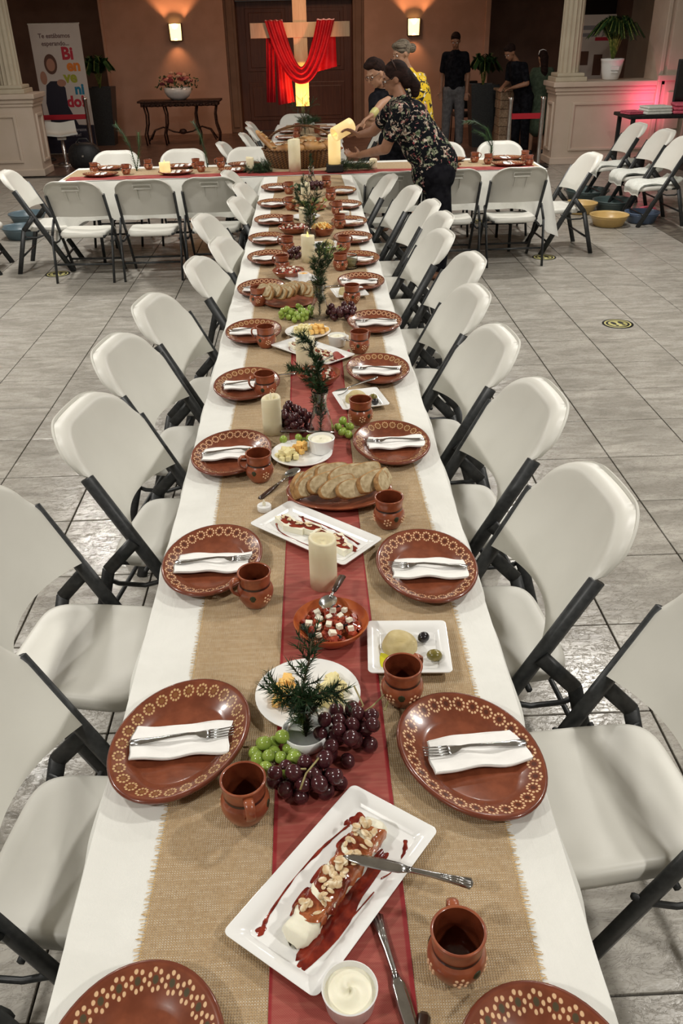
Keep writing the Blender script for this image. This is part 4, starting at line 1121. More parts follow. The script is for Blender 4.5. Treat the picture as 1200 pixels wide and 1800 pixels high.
def puddle(name, pts, w, parentloc, rz, label, m=None, h=.0012):
    """drizzle line of sauce lying on a dish"""
    g = G()
    vs = []; fs = []
    P = [Vector((a, b, 0)) for a, b in pts]
    Q = []
    for i in range(len(P) - 1):
        for k in range(6):
            tt_ = k / 6
            p0 = P[max(i - 1, 0)]; p1 = P[i]; p2 = P[i + 1]; p3 = P[min(i + 2, len(P) - 1)]
            Q.append(0.5 * ((2 * p1) + (p2 - p0) * tt_ + (2 * p0 - 5 * p1 + 4 * p2 - p3) * tt_ ** 2 + (3 * p1 - p0 - 3 * p2 + p3) * tt_ ** 3))
    Q.append(P[-1]); n = len(Q)
    ws = w if isinstance(w, list) else [w] * len(P)
    for i, q in enumerate(Q):
        f = i / (n - 1) * (len(ws) - 1); k = min(int(f), len(ws) - 2) if len(ws) > 1 else 0
        ww = ws[k] + (ws[min(k + 1, len(ws) - 1)] - ws[k]) * (f - k)
        ww *= 1 + .25 * math.sin(i * 1.9)
        d = (Q[min(i + 1, n - 1)] - Q[max(i - 1, 0)]).normalized(); nn = Vector((-d.y, d.x, 0))
        vs += [q - nn * ww, q - nn * ww * .6 + Vector((0, 0, h)), q + nn * ww * .6 + Vector((0, 0, h)), q + nn * ww]
    for i in range(n - 1):
        for k in range(3): fs.append((i * 4 + k, i * 4 + k + 1, (i + 1) * 4 + k + 1, (i + 1) * 4 + k))
    g.add(vs, fs)
    return g
def blob(g, x, y, rx, ry, rz=0, h=.0014, seed=0):
    R = random.Random(seed); p = [R.uniform(0, 6) for _ in range(3)]
    T = TR(x, y, 0, rz=rz)
    def f(u, v):
        a = u * 2 * PI; k = 1 + .16 * math.sin(a * 3 + p[0]) + .1 * math.sin(a * 5 + p[1])
        return (rx * v * k * math.cos(a), ry * v * k * math.sin(a), h * (1 - v * v))
    g.grid(f, 28, 4, T, close_u=True); return g
g = G()
def merge(a, b):
    a.add(b.v, b.f); return a
S1 = [puddle('', [(-.125, .045), (-.10, .053), (-.03, .060), (.03, .058), (.075, .052), (.10, .047)], [.0048, .0022, .0016, .0034, .0012, .0028], 0, 0, ''),
      puddle('', [(.045, -.052), (.075, -.063), (.105, -.058), (.128, -.046)], [.0012, .0016, .004, .003], 0, 0, ''),
      puddle('', [(-.12, -.035), (-.05, -.050), (.02, -.056)], [.002, .0012, .001], 0, 0, '')]
for s_ in S1: merge(g, s_)
blob(g, .118, .040, .014, .014, seed=1); blob(g, .103, .052, .006, .006, seed=2)
blob(g, -.045, -.036, .105, .017, seed=3, h=.002); blob(g, -.115, -.036, .03, .008, seed=4, h=.0018)
blob(g, .065, -.030, .030, .010, seed=6); blob(g, .065, .032, .022, .010, seed=5); blob(g, .0, .030, .03, .008, seed=9); blob(g, -.05, .028, .03, .007, seed=10); blob(g, -.128, .046, .008, .007, seed=12)
stuff(tag(g.build('sauce', m_sauce, None, (0.017, 0.8405, ZS + .0064), rad(52.5)), 'dark red sauce drizzled on the nearest white platter', 'sauce'))
# second and third platters
for (cx, cy, rz, seed, lab) in ((-0.005, 1.872, -42, 4, 'behind the unlit ivory candle'), (0.0, 3.285, -48, 8, 'behind the fern sprig')):
    R = random.Random(seed)
    g = G()
    for s_ in (puddle('', [(-.10, .045), (-.02, .050), (.06, .046), (.12, .035)], [.002, .003, .0028, .004], 0, 0, ''), puddle('', [(-.12, -.02), (-.08, -.045), (0, -.05), (.1, -.04)], [.0028, .0016, .0016, .0014], 0, 0, ''), puddle('', [(-.09, .05), (-.06, .03), (-.02, .038), (.03, .03)], [.004, .003, .0018, .002], 0, 0, '')): merge(g, s_)
    blob(g, -.055, .006, .05, .024, seed=seed); blob(g, .105, .01, .03, .012, seed=seed + 1)
    T = Matrix.Translation((cx, cy, ZS + .0064)) @ Matrix.Rotation(rad(rz), 4, 'Z')
    stuff(tag(g.build('sauce', m_sauce, None, (cx, cy, ZS + .0064), rad(rz)), 'red sauce on the white platter ' + lab, 'sauce'))
    for k, (x, y) in enumerate([(-.095, -.008), (-.055, -.012), (-.02, .004), (.03, -.004), (.10, -.014), (.075, .004)]):
        P = T @ Vector((x, y, 0))
        c = thing('cheese_slice', 'sauced piece of white cheese, %s on the platter %s' % (['first', 'second', 'third', 'fourth', 'fifth', 'sixth'][k], lab), 'cheese', P, rad(rz + R.uniform(-40, 40)), 'cheese pieces on the platter ' + lab)
        pr = [(-.029, -.019), (.029, -.016), (.023, .020), (-.022, .018)]
        bm = bmesh.new(); g = G().prism(pr, 0.0, .017)
        g.build('cheese', m_cream_f, c)
        gg = G(); blob(gg, .002, 0, .024, .014, seed=k, h=.003)
        gg.build('red_glaze', m_sauce, c, (0, 0, .0172))
        for q in range(4):
            o = put('almond_slice', al, c, (R.uniform(-.014, .014), R.uniform(-.008, .008), .0205)); o.rotation_euler = (R.uniform(-.4, .4), R.uniform(-.4, .4), R.uniform(0, 6)); o.scale = (.8, .8, .8)

cube_me = {}
for key, m_ in (('yel', m_ckyel), ('ora', m_ckora), ('feta', m_feta)):
    cube_me[key] = G().box((0, 0, 0), (1, 1, 1), bev=.07).mesh('cheese_cube', m_)
def cubes(cx, cy, R0, n, s, key, label, group, seed, z=ZS + .0075, spread=(1, 1), name='cheese_cube', pile=1.0, cat='cheese'):
    R = random.Random(seed)
    for k in range(n):
        lay = 0 if k < n * .6 else 1
        rr = R0 * math.sqrt((k % max(1, int(n * .6)) + .5) / (n * .6)) * (1 if lay == 0 else .62); a = k * 2.4 + seed
        o = put(name, cube_me[key], None, (cx + rr * math.cos(a) * spread[0], cy + rr * math.sin(a) * spread[1], z + s * .5 + lay * s * .85 * pile))
        o.rotation_euler = (R.uniform(-.25, .25), R.uniform(-.25, .25), R.uniform(0, 3)) if lay else (0, 0, R.uniform(0, 3))
        q = s * R.uniform(.85, 1.1); o.scale = (q, q * R.uniform(.8, 1.1), s)
        tag(o, label, cat, group)
cubes(0.022, 1.262, 0.042, 18, 0.0165, 'yel', 'pale cheese cube on the right half of the plate behind the small vase', 'pale cheese cubes on the nearest round plate', 1, spread=(.75, 1.2))
cubes(-0.070, 1.268, 0.038, 13, 0.0165, 'ora', 'orange marbled cheese cube on the left half of the plate behind the small vase', 'orange cheese cubes on the nearest round plate', 2, spread=(.7, 1.25))
cubes(-0.085, 2.335, 0.036, 20, 0.0145, 'yel', 'pale cheese cube on the plate behind the bread', 'pale cheese cubes behind the bread', 3)
cubes(-0.045, 2.375, 0.030, 10, 0.0145, 'ora', 'orange cheese cube on the plate behind the bread', 'orange cheese cubes behind the bread', 4)
cubes(-0.030, 3.54, 0.055, 26, 0.0165, 'yel', 'pale cheese cube on the plate in front of the green grapes', 'pale cheese cubes on the heaped plate', 5)
cubes(0.025, 3.535, 0.045, 18, 0.0165, 'ora', 'orange cheese cube on the plate in front of the grapes', 'orange cheese cubes on the heaped plate', 6, z=ZS + .0105)

def grapes(name, items, x, y, m_, label, stems, z=ZS):
    t = thing(name, label, 'grapes', (x, y, z))
    me = None
    for (gx, gy, gz, r) in items:
        if me is None: me = G().ell((0, 0, 0), (1, 1, 1.12), 14, 9).mesh('grape', m_)
        o = put('grape', me, t, (gx, gy, gz)); o.scale = (r, r, r)
        o.rotation_euler = (random.uniform(-1.2, 1.2), random.uniform(-1.2, 1.2), 0)
    g = G()
    for s_ in stems: g.tube(s_, 0.0018, 6)
    g.build('stalk', m_gstem, t)
    return t
def pack(n, w, h, r, seed, layers=2, shape=None):
    """greedy pile of grapes in an ellipse w x h"""
    R = random.Random(seed); out = []
    tries = 0
    while len(out) < n and tries < 6000:
        tries += 1
        a = R.uniform(0, 2 * PI); q = math.sqrt(R.uniform(0, 1))
        x = w * q * math.cos(a); y = h * q * math.sin(a)
        if shape: x, y = shape(x, y)
        rr = r * R.uniform(.88, 1.08); zz = rr
        ok = False
        for _ in range(14):
            hit = [p for p in out if (p[0] - x) ** 2 + (p[1] - y) ** 2 + (p[2] - zz) ** 2 < (.93 * (p[3] + rr)) ** 2]
            if not hit: ok = True; break
            zz += .004
        if ok and zz < r * (1.2 + layers * 1.25): out.append((x, y, zz, rr))
    return out
grapes('green_grapes', pack(17, .038, .052, .0125, 3, 1, lambda x, y: (x - y * .15, y)), -0.085, 1.10, m_grapeg, 'small bunch of green grapes beside the nearest left mug', [[(-.06, .03, .01), (-.02, .02, .02), (.02, -.02, .02)]])
grapes('red_grapes', pack(22, .052, .056, .0148, 5, 2), 0.045, 1.135, m_grapep, 'dark red grape bunch in front of the small glass vase, upper one of two', [[(.02, .11, .045), (.035, .06, .04), (0, .0, .05)], [(.08, .10, .03), (.05, .05, .045), (.02, .02, .05)], [(.12, .125, .005), (.085, .09, .02), (.075, .05, .035)]])
grapes('red_grapes', pack(20, .058, .042, .0145, 9, 2), -0.028, 1.035, m_grapep, 'dark red grape bunch beside the nearest platter, lower one of two', [[(-.01, -.05, .055), (.0, -.02, .06), (.03, .03, .055)], [(.0, -.01, .06), (-.03, .0, .05)]])
grapes('dark_grapes', pack(36, .045, .07, .0125, 12, 3, lambda x, y: (x * (1 - y * 5) - .2 * y, y)), -0.062, 2.56, m_grapep, 'dark grape bunch left of the tall glass vase', [[(0, .05, .03), (0, 0, .05)]])
grapes('green_grapes', pack(9, .03, .05, .0125, 15, 1), 0.092, 2.50, m_grapeg, 'green grapes right of the tall glass vase on the red runner', [[(0, .05, .01), (0, 0, .03)]])
grapes('green_grapes', pack(5, .05, .014, .012, 16, 1), -0.012, 2.428, m_grapeg, 'few green grapes at the foot of the tall glass vase', [[(-.03, 0, .02), (.03, 0, .02)]])
grapes('green_grape', [(0, 0, .0125, .0125)], -0.098, 2.425, m_grapeg, 'single green grape at the edge of the white cheese plate', [[(0, 0, .02), (.004, .002, .028)]], z=ZS + .012)
grapes('green_grapes', pack(34, .075, .075, .0125, 17, 2), -0.068, 3.775, m_grapeg, 'heaped green grapes left of the middle fern vase', [[(0, .05, .04), (0, 0, .06)]])
grapes('red_grapes', pack(30, .075, .085, .0145, 18, 2), 0.135, 3.78, m_grapep, 'heaped dark red grapes right of the middle fern vase', [[(0, .05, .05), (0, 0, .07)]])
grapes('dark_grapes', pack(16, .035, .07, .0135, 20, 2), -0.085, 4.95, m_grapep, 'dark grapes left of the tall ivory candle in the middle distance', [[(0, .05, .04), (0, 0, .05)]])
grapes('dark_grapes', pack(26, .09, .05, .015, 21, 2), 0.03, 7.22, m_grapep, 'dark grapes at the far end of the long table, behind the bread heap', [[(0, .05, .04), (0, 0, .05)]])

# salad bowls
def salad(x, y, r, h, label, seed, m_bowl=None, n=15, z=ZS):
    tag(G().lathe([(0, 0), (r * .55, 0), (r * .75, .010), (r * .95, h * .75), (r, h), (r * .975, h + .002), (r * .93, h * .85), (r * .68, .016), (0, .012)], 44).build('clay_bowl', m_bowl or m_orange, None, (x, y, z), sharp=rad(60)), label, 'bowl')
    R = random.Random(seed); g = G()
    for k in range(90):
        a = R.uniform(0, 2 * PI); q = math.sqrt(R.uniform(0, 1)) * r * .76
        g.box((0, 0, 0), (R.uniform(.010, .018), R.uniform(.008, .014), .009), TR(q * math.cos(a), q * math.sin(a), .016 + (1 - (q / r) ** 2) * .016 + R.uniform(0, .007), R.uniform(-.6, .6), R.uniform(-.6, .6), R.uniform(0, 3)), 1 if R.random() < .12 else 0, bev=.002)
    stuff(tag(g.build('salad', [m_tomato, m_olivek], None, (x, y, z)), 'chopped tomato salad in the ' + label, 'salad'))
    for k in range(n):
        a = k * 2.4 + seed; q = math.sqrt((k + .5) / n) * r * .68; s = R.uniform(.009, .013)
        o = put('feta_cube', cube_me['feta'], None, (x + q * math.cos(a), y + q * math.sin(a), z + .031 + (1 - (q / r) ** 2) * .012))
        o.rotation_euler = (R.uniform(-.4, .4), R.uniform(-.4, .4), R.uniform(0, 3)); o.scale = (s, s * R.uniform(.8, 1.3), s * .8)
        tag(o, 'white feta cube in the ' + label, 'cheese', 'feta cubes in the ' + label)
salad(0.0265, 1.463, 0.082, 0.042, 'orange clay salad bowl nearest the camera, holding a dark spoon', 2)
salad(0.022, 2.965, 0.082, 0.04, 'red clay salad bowl behind the fern sprig', 5, m_clay, 10)
salad(-0.115, 4.50, 0.085, 0.038, 'red clay salad bowl on the left in the middle distance', 7, m_clay, 9)
salad(-0.10, 5.60, 0.10, 0.04, 'red clay salad bowl farther down the left of the table', 9, m_clay, 9)
salad(0.08, 5.50, 0.085, 0.05, 'clay bowl of fritters right of the distant sprig', 11, m_clay, 2)
tipped(0.165, 0.036, 1.555, 0.800, -106, 'dark handled serving spoon leaning into the nearest salad bowl', 0.12)
spn = loose('spoon', spoon_me, 0.045, 3.06, 0.80, 250, 'steel spoon in the salad bowl behind the fern', 0.1)
# hummus and olives
def hummus(x, y, label, seed=0, z=ZS + .0065):
    def f(u, v):
        a = u * 2 * PI; r = .035 * math.sin(v * PI / 2) ** .8
        sw = .003 * math.sin(a * 2 + v * 7 + seed)
        return (r * math.cos(a) * 1.08, r * math.sin(a) * .95, .034 * math.cos(v * PI / 2) ** .7 + sw * math.sin(v * PI))
    g = G().grid(f, 40, 14, close_u=True)
    g.grid(lambda u, v: (-.024 + .055 * u, -.016 - .004 * math.sin(u * 3) + .010 * v, .026 + .006 * math.sin(u * PI) - .010 * abs(v - .5)), 12, 4)
    tag(g.build('hummus', m_hummus, None, (x, y, z)), label, 'dip')
def olive(x, y, m_, label, r=(.0135, .0115, .0115), z=ZS + .006, rz=0):
    g = G().ell((0, 0, r[2]), r, 16, 10)
    g.lathe([(0, .0), (.0022, .0), (.0018, -.0012), (0, -.0014)], 8, TR(r[0] - .0002, 0, r[2], ry=PI / 2))
    tag(g.build('olive', m_, None, (x, y, z), rad(rz)), label, 'olive')
hummus(0.170, 1.402, 'mound of hummus on the nearest square plate')
olive(0.223, 1.420, m_olivek, 'black olive on the nearest square plate', rz=30)
olive(0.238, 1.358, m_oliveg, 'green olive on the nearest square plate', (.0165, .0135, .0125), rz=-10)
g = G(); blob(g, -.0, 0, .016, .024, seed=2)
stuff(tag(g.build('oil', m_oil, None, (0.128, 1.365, ZS + .0064)), 'yellow oil pooled beside the nearest hummus', 'oil'))
hummus(0.150, 2.765, 'mound of hummus on the second square plate', 2)
olive(0.210, 2.762, m_oliveg, 'green olive on the second square plate', (.0155, .013, .0125))
olive(0.214, 2.725, m_olivek, 'black olive on the second square plate')
hummus(0.175, 4.13, 'pale cheese mound on the square plate behind the dark grapes', 5)
olive(0.060, 5.13, m_olivek, 'dark olive on the far square plate', (.022, .018, .017))
olive(0.108, 5.13, m_oliveg, 'green olive on the far square plate', (.022, .018, .017))
hummus(0.112, 5.19, 'pale cheese mound on the far square plate', 7)

# bread
def slice_mesh(L, D, th, seed):
    R = random.Random(seed); n = 26; p = [R.uniform(0, 6) for _ in range(3)]
    rim = []
    for k in range(n):
        a = 2 * PI * k / n; c, s = math.cos(a), math.sin(a)
        x = L / 2 * math.copysign(abs(c) ** .8, c); y = D / 2 * math.copysign(abs(s) ** .7, s) * (1 if s > 0 else .72)
        q = 1 + .03 * math.sin(a * 3 + p[0]) + .02 * math.sin(a * 5 + p[1])
        rim.append((x * q, y * q))
    vs = []; fs = []; ms = []
    prof = [(0.0, 0), (.5, .002), (.93, .0015), (1.0, .003), (1.015, th / 2), (1.0, th - .003), (.93, th - .0015), (.5, th - .001), (0, th)]
    m = len(prof)
    for x, y in rim:
        for r, z in prof: vs.append((x * r, y * r, z))
    g = G()
    for i in range(n):
        j = (i + 1) % n
        for k in range(m - 1):
            g.f.append([i * m + k, j * m + k, j * m + k + 1, i * m + k + 1]); g.m.append(1 if 2 <= k <= 5 else 0); g.s.append(True)
    g.v = [Vector(v) for v in vs]
    return g.mesh('bread_slice', [m_crumb, m_crust])
sl = [slice_mesh(.118, .062, .019, i) for i in range(4)]
tag(G().lathe([(0, .006), (.60, .006), (.68, .011), (.95, .025), (.99, .027), (1.0, .023), (.93, .016), (.6, 0), (0, 0)], 56, Matrix.Diagonal((.150, .115, 1, 1))).build('bread_platter', m_clay, None, (0.066, 2.085, ZS)), 'brown clay platter heaped with slices of bread in front of the cheese plate', 'plate')
bs = [(-.118, .000, .060, 80, 66, 3), (-.092, -.010, .062, 62, 60, 0), (-.070, .030, .070, 50, 56, 2), (-.045, .000, .066, 44, 56, 1), (-.020, .046, .072, 36, 52, 3), (-.008, -.020, .062, 38, 54, 2), (.022, .028, .074, 32, 50, 0), (.040, -.028, .058, 32, 50, 1), (.066, .040, .070, 28, 48, 2), (.088, .000, .064, 52, 52, 3), (.118, .014, .058, 76, 58, 0)]
for i, (x, y, z, rz, tilt, k) in enumerate(bs):
    o = put('bread_slice', sl[k], None, (0.066 + x, 2.085 + y - .006, ZS + z - .022))
    o.rotation_euler = (rad(tilt), rad(6 * math.sin(i * 2.1)), rad(rz - 5)); o.scale = (1.0, 1.0, 1)
    tag(o, 'crusty brown bread slice heaped on the nearest clay platter, %s from the left' % ordn[i].replace('nearest', 'first'), 'bread', 'bread slices on the nearest platter')
tag(round_plate(-0.105, 4.02, 0.13, 'x', m=m_clay), 'brown clay plate under the bread heap left of the green grapes', 'plate')
R = random.Random(8)
for i in range(14):
    o = put('bread_slice', sl[i % 4], None, (-0.215 + i * .0168, 4.01 + R.uniform(-.03, .04), ZS + .050 + R.uniform(0, .015)))
    o.rotation_euler = (rad(58 + R.uniform(-8, 8)), 0, rad(-58 + R.uniform(-10, 10))); o.scale = (1, 1.15, .8)
    tag(o, 'thin slice of bread in the heap left of the green grapes', 'bread', 'bread slices behind the green grapes')
tag(round_plate(0.0, 6.38, 0.13, 'x', m=m_clay), 'clay plate under the far bread heap', 'plate')
for i in range(9):
    o = put('bread_slice', sl[i % 4], None, (-0.07 + i * .017, 6.38 + R.uniform(-.04, .04), ZS + .05 + R.uniform(0, .02)))
    o.rotation_euler = (rad(50 + R.uniform(-8, 8)), 0, rad(R.uniform(-40, 40)))
    tag(o, 'slice of bread in the far heap near the wicker basket', 'bread', 'bread slices in the far heap')
R = random.Random(9)
fr = G()
for i in range(26):
    a = R.uniform(0, 6.28); q = R.uniform(0, .05)
    fr.tube([(q * math.cos(a) - .02, q * math.sin(a), .04 + R.uniform(0, .02)), (q * math.cos(a), q * math.sin(a) + .02, .055 + R.uniform(0, .02)), (q * math.cos(a) + .025, q * math.sin(a) + R.uniform(-.02, .03), .045)], .006, 6)
stuff(tag(fr.build('cheese_sticks', m_ckora, None, (0.08, 5.50, ZS)), 'orange golden fritters heaped in the distant clay bowl', 'snack'))

# ------------------------------------------------------------------ vases with sprigs
def sprig(g, gs, base, pts, blen, nb, nl=.022, seed=0, droop=0.0):
    """fir sprig: g gets needles, gs the twigs"""
    R = random.Random(seed)
    P = [Vector(base)] + [Vector(base) + Vector(p) for p in pts]
    gs.tube(P, .0016, 5)
    def at_(t):
        f = t * (len(P) - 1); k = min(int(f), len(P) - 2); return P[k].lerp(P[k + 1], f - k), (P[k + 1] - P[k]).normalized()
    def needles(a, b, n, L):
        n = max(4, n)
        d = (b - a)
        dn = d.normalized()
        for i in range(n):
            q = a + d * ((i + .5) / n)
            u = Vector((R.gauss(0, 1), R.gauss(0, 1), R.gauss(0, 1))); u = (u - dn * u.dot(dn)).normalized()
            tip = q + (u * .8 + dn * .75).normalized() * L * R.uniform(.7, 1.15)
            w = dn.cross(u) * .0013
            g.add([q - w, q + w, tip], [(0, 1, 2)])
            w2 = u.cross(w).normalized() * .0012
            g.add([q - w2, q + w2, tip], [(0, 1, 2)])
    nb = int(nb * 2.1)
    for k in range(nb):
        t = .15 + .83 * k / nb
        q, d = at_(t)
        u = Vector((R.gauss(0, 1), R.gauss(0, 1), R.uniform(-.2, .6))); u = (u - d * u.dot(d)).normalized()
        e = q + (u * .75 + d * .7).normalized() * blen * R.uniform(.6, 1.1) + Vector((0, 0, -droop))
        gs.tube([q, e], .0009, 4)
        needles(q, e, 26, nl)
    for i in range(len(P) - 1): needles(P[i], P[i + 1], 34, nl)
def vase(x, y, h, r, label, z=ZS, neck=.5, thick=.0028, slabel='', sprigs=(), seed=0, water=True):
    t = thing('glass_vase', label, 'vase', (x, y, z))
    out = [(0, 0), (r * .92, 0), (r, .006), (r * 1.02, h * .12), (r * .93, h * .28), (r * .70, h * .48), (r * neck, h * .66), (r * neck * .95, h * .8), (r * neck * 1.25, h * .97), (r * neck * 1.3, h)]
    inn = [(max(0, a - thick), max(b, .007)) for a, b in out[::-1]]; inn[-1] = (0, .007)
    G().lathe(out + inn, 40).build('glass', m_glass, t)
    if sprigs:
        g = G(); gs = G()
        s = thing('sprig', slabel, 'plant', (x, y, z + .012))
        for i, (pts, bl, nb) in enumerate(sprigs): sprig(g, gs, (0, 0, 0), pts, bl, nb, seed=seed + i)
        stuff(g.build('needles', m_needle, s)); gs.build('twigs', m_twig, s)
    return t
vase(-0.030, 1.150, 0.105, 0.040, 'small bell shaped glass vase in front of the round cheese plate', sprigs=[([(0, 0, .05), (-.005, .0, .10), (.012, .015, .165), (.02, .03, .21)], .05, 9), ([(0, 0, .07), (-.03, -.01, .11), (-.055, -.015, .125)], .04, 8), ([(0, 0, .07), (.03, .0, .105), (.062, .0, .10)], .04, 8), ([(0, 0, .06), (.005, -.02, .11), (-.01, -.035, .13)], .035, 6)], slabel='dark green fir sprig in the small vase nearest the camera', seed=3, neck=.62)
# white cup foot of the near vase
tag(G().lathe([(0, 0), (.036, 0), (.040, .004), (.043, .016), (.044, .030), (.042, .0305), (.0405, .018), (.036, .0035), (0, .003)], 36).build('candle_cup', m_china, None, (-0.030, 1.150, ZS - .0004)), 'white china cup around the foot of the small glass vase', 'cup')
vase(0.022, 2.480, 0.165, 0.042, 'tall bulbous glass vase between dark and green grapes', sprigs=[([(0, 0, .09), (0, .0, .17), (-.005, .01, .24), (-.025, .02, .30), (-.055, .02, .325)], .035, 16), ([(0, 0, .12), (-.01, 0, .18), (-.045, .0, .215), (-.09, 0, .225)], .035, 12), ([(0, 0, .1), (.005, 0, .18), (-.02, .01, .26)], .03, 12)], slabel='long curling fir sprig in the tall vase, its tip bent left', seed=11)
vase(0.038, 3.760, 0.16, 0.045, 'glass vase between the heaped green and red grapes', sprigs=[([(0, 0, .09), (0, .0, .17), (.01, .01, .25), (.02, .02, .31)], .04, 16), ([(0, 0, .12), (.02, 0, .2), (.045, .0, .27)], .04, 12), ([(0, 0, .12), (-.01, 0, .2), (-.02, .0, .25)], .04, 12)], slabel='bushy fir sprig in the vase between the grape heaps', seed=21)
vase(0.004, 5.42, 0.15, 0.042, 'glass vase with a tall sprig in the distance', sprigs=[([(0, 0, .09), (0, .0, .17), (-.01, .01, .27), (-.04, .02, .34)], .05, 16), ([(0, 0, .12), (.03, 0, .2), (.06, .0, .25)], .05, 12), ([(0, 0, .12), (-.04, 0, .2), (-.08, .0, .23)], .05, 12)], slabel='tall fir sprig far down the long table', seed=31)
vase(0.03, 7.35, 0.16, 0.04, 'glass vase at the far end of the long table before the basket', sprigs=[([(0, 0, .09), (0, .0, .17), (.01, .01, .24)], .03, 8)], slabel='thin dark sprig in the vase before the bread basket', seed=41)
t = thing('glass_jar', 'clear glass jar standing beside the eighth right plate', 'jar', (0.215, 4.66, ZS))
G().lathe([(0, 0), (.044, 0), (.046, .004), (.046, .055), (.043, .066), (.043, .072), (.0405, .072), (.0405, .066), (.043, .055), (.043, .005), (0, .005)], 32).build('glass', m_glass, t)
G().lathe([(0, .0055), (.0422, .0055), (.0422, .045), (0, .045)], 24).build('contents', m_oliveg, t)
def leafy(name, x, y, z, n, r, h, m_, label, seed, lw=.012, ll=.045, up=.5):
    R = random.Random(seed); g = G(); gs = G()
    t = thing(name, label, 'plant', (x, y, z))
    for k in range(n):
        a = R.uniform(0, 2 * PI); e = R.uniform(.1, 1)
        tip = Vector((r * e * math.cos(a), r * e * math.sin(a), h * R.uniform(up, 1)))
        gs.tube([(0, 0, 0), tip * .5 + Vector((0, 0, h * .12)), tip], .0018, 4)
        for q in range(4):
            b = tip * (.5 + .15 * q); d = Vector((R.gauss(0, 1), R.gauss(0, 1), R.gauss(.2, .5))).normalized(); w = d.cross(Vector((0, 0, 1)))
            w = w.normalized() * lw
            g.add([b, b + d * ll * .5 + w, b + d * ll, b + d * ll * .5 - w], [(0, 1, 2, 3)])
    stuff(g.build('leaves', m_, t)); gs.build('stems', m_twig, t)
    return t
leafy('olive_branches', 0.10, 4.72, ZS, 18, .09, .13, m_leafl, 'low arrangement of yellow green leaves beside the ivory candle', 5, .010, .034)
leafy('herb_bunch', 0.02, 5.95, ZS, 16, .11, .14, m_leafl, 'bunch of green leaves behind the distant ivory candle', 6)
leafy('herb_bunch', -0.06, 6.9, ZS, 14, .12, .10, m_leaf, 'dark greenery at the far end of the long table', 7)

# ------------------------------------------------------------------ the bread basket and greenery at the crossing
t = thing('bread_basket', 'large oval wicker basket of bread where the tables cross', 'basket', (-0.06, 8.54, ZT + .003))
G().lathe([(0, .0), (.29, .0), (.30, .01), (.34, .10), (.355, .15), (.345, .155), (.335, .148), (.32, .10), (.285, .012), (0, .012)], 56, sx=1.0, sy=.62).build('wicker_body', m_wicker, t)
g = G()
for k in range(60):
    a0 = 2 * PI * k / 60; a1 = 2 * PI * (k + 1.6) / 60; am = (a0 + a1) / 2
    g.tube([(.35 * math.cos(a0), .217 * math.sin(a0), .15), (.362 * math.cos(am), .224 * math.sin(am), .163), (.35 * math.cos(a1), .217 * math.sin(a1), .15)], .006, 5)
stuff(g.build('braided_rim', m_wicker, t))
pts = [(.34 * math.cos(a) * .98, .02, .15 + .20 * math.sin(a)) for a in [PI * k / 16 for k in range(17)]]
G().tube(pts, .011, 7).build('hoop_handle', m_wicker, t)
def loaf(x, y, z, L, r, rz, label, ry=0, cuts=4):
    tt_ = thing('bread_loaf', label, 'bread', (x, y, z), 0); tt_.rotation_euler = (0, -ry, rad(rz))
    G().grid(lambda u, v: (L * (v - .5), r * math.sin(v * PI) ** .45 * math.cos(u * 2 * PI), r * .8 * math.sin(v * PI) ** .45 * math.sin(u * 2 * PI)), 20, 20, close_u=True).build('crust', m_loaf, tt_)
    g = G()
    for k in range(cuts):
        xx = L * (-.3 + .6 * k / max(1, cuts - 1)); g.ell((xx, 0, r * .76), (r * .18, r * .55, r * .08), 8, 5, R=Matrix.Rotation(.5, 3, 'Z'))
    g.build('score_marks', m_crumb, tt_)
loaf(-0.36, 8.56, .965, .42, .04, 128, 'baguette sticking out of the left of the wicker basket', .45)
loaf(-0.15, 8.47, .91, .30, .07, 15, 'round topped brown loaf at the front of the basket')
loaf(0.06, 8.50, .92, .26, .075, -30, 'brown loaf in the middle of the basket')
loaf(-0.04, 8.60, .955, .34, .06, 40, 'long loaf lying across the top of the basket', .1)
loaf(0.19, 8.55, .92, .16, .07, 10, 'round bread roll at the right of the basket', cuts=2)
loaf(-0.28, 8.50, .89, .18, .06, 70, 'bread roll at the left of the basket', cuts=2)
def garland(x, y, z, L, rz, label, seed):
    s = thing('fir_garland', label, 'plant', (x, y, z), rad(rz)); g = G(); gs = G()
    for k in range(5):
        sprig(g, gs, (0, 0, .01), [(L * .4, (k - 2) * .03, .02 + .02 * (k % 2)), (L, (k - 2) * .05, .02)], .09, 12, .035, seed + k)
    stuff(g.build('needles', m_needle, s)); gs.build('twigs', m_twig, s)
garland(0.15, 8.14, ZT, .42, 12, 'dark fir branches lying right of the basket under the woman\'s hands', 50)
garland(-0.32, 8.20, ZT, .20, 160, 'small fir branch left of the tall candle before the basket', 60)
garland(0.0, 11.2, ZT + .1, .30, 80, 'fir branches on the head section', 66)
vase(-0.02, 11.0, 0.2, 0.06, 'glass vase with an upright plant on the head section', sprigs=[([(0, 0, .12), (-.01, .0, .25), (-.02, .01, .40)], .12, 14), ([(0, 0, .12), (.06, 0, .3), (.10, .0, .36)], .12, 12), ([(0, 0, .12), (-.08, 0, .3), (-.14, .0, .34)], .12, 12)], slabel='grey green upright branches in front of the head chair', seed=71)
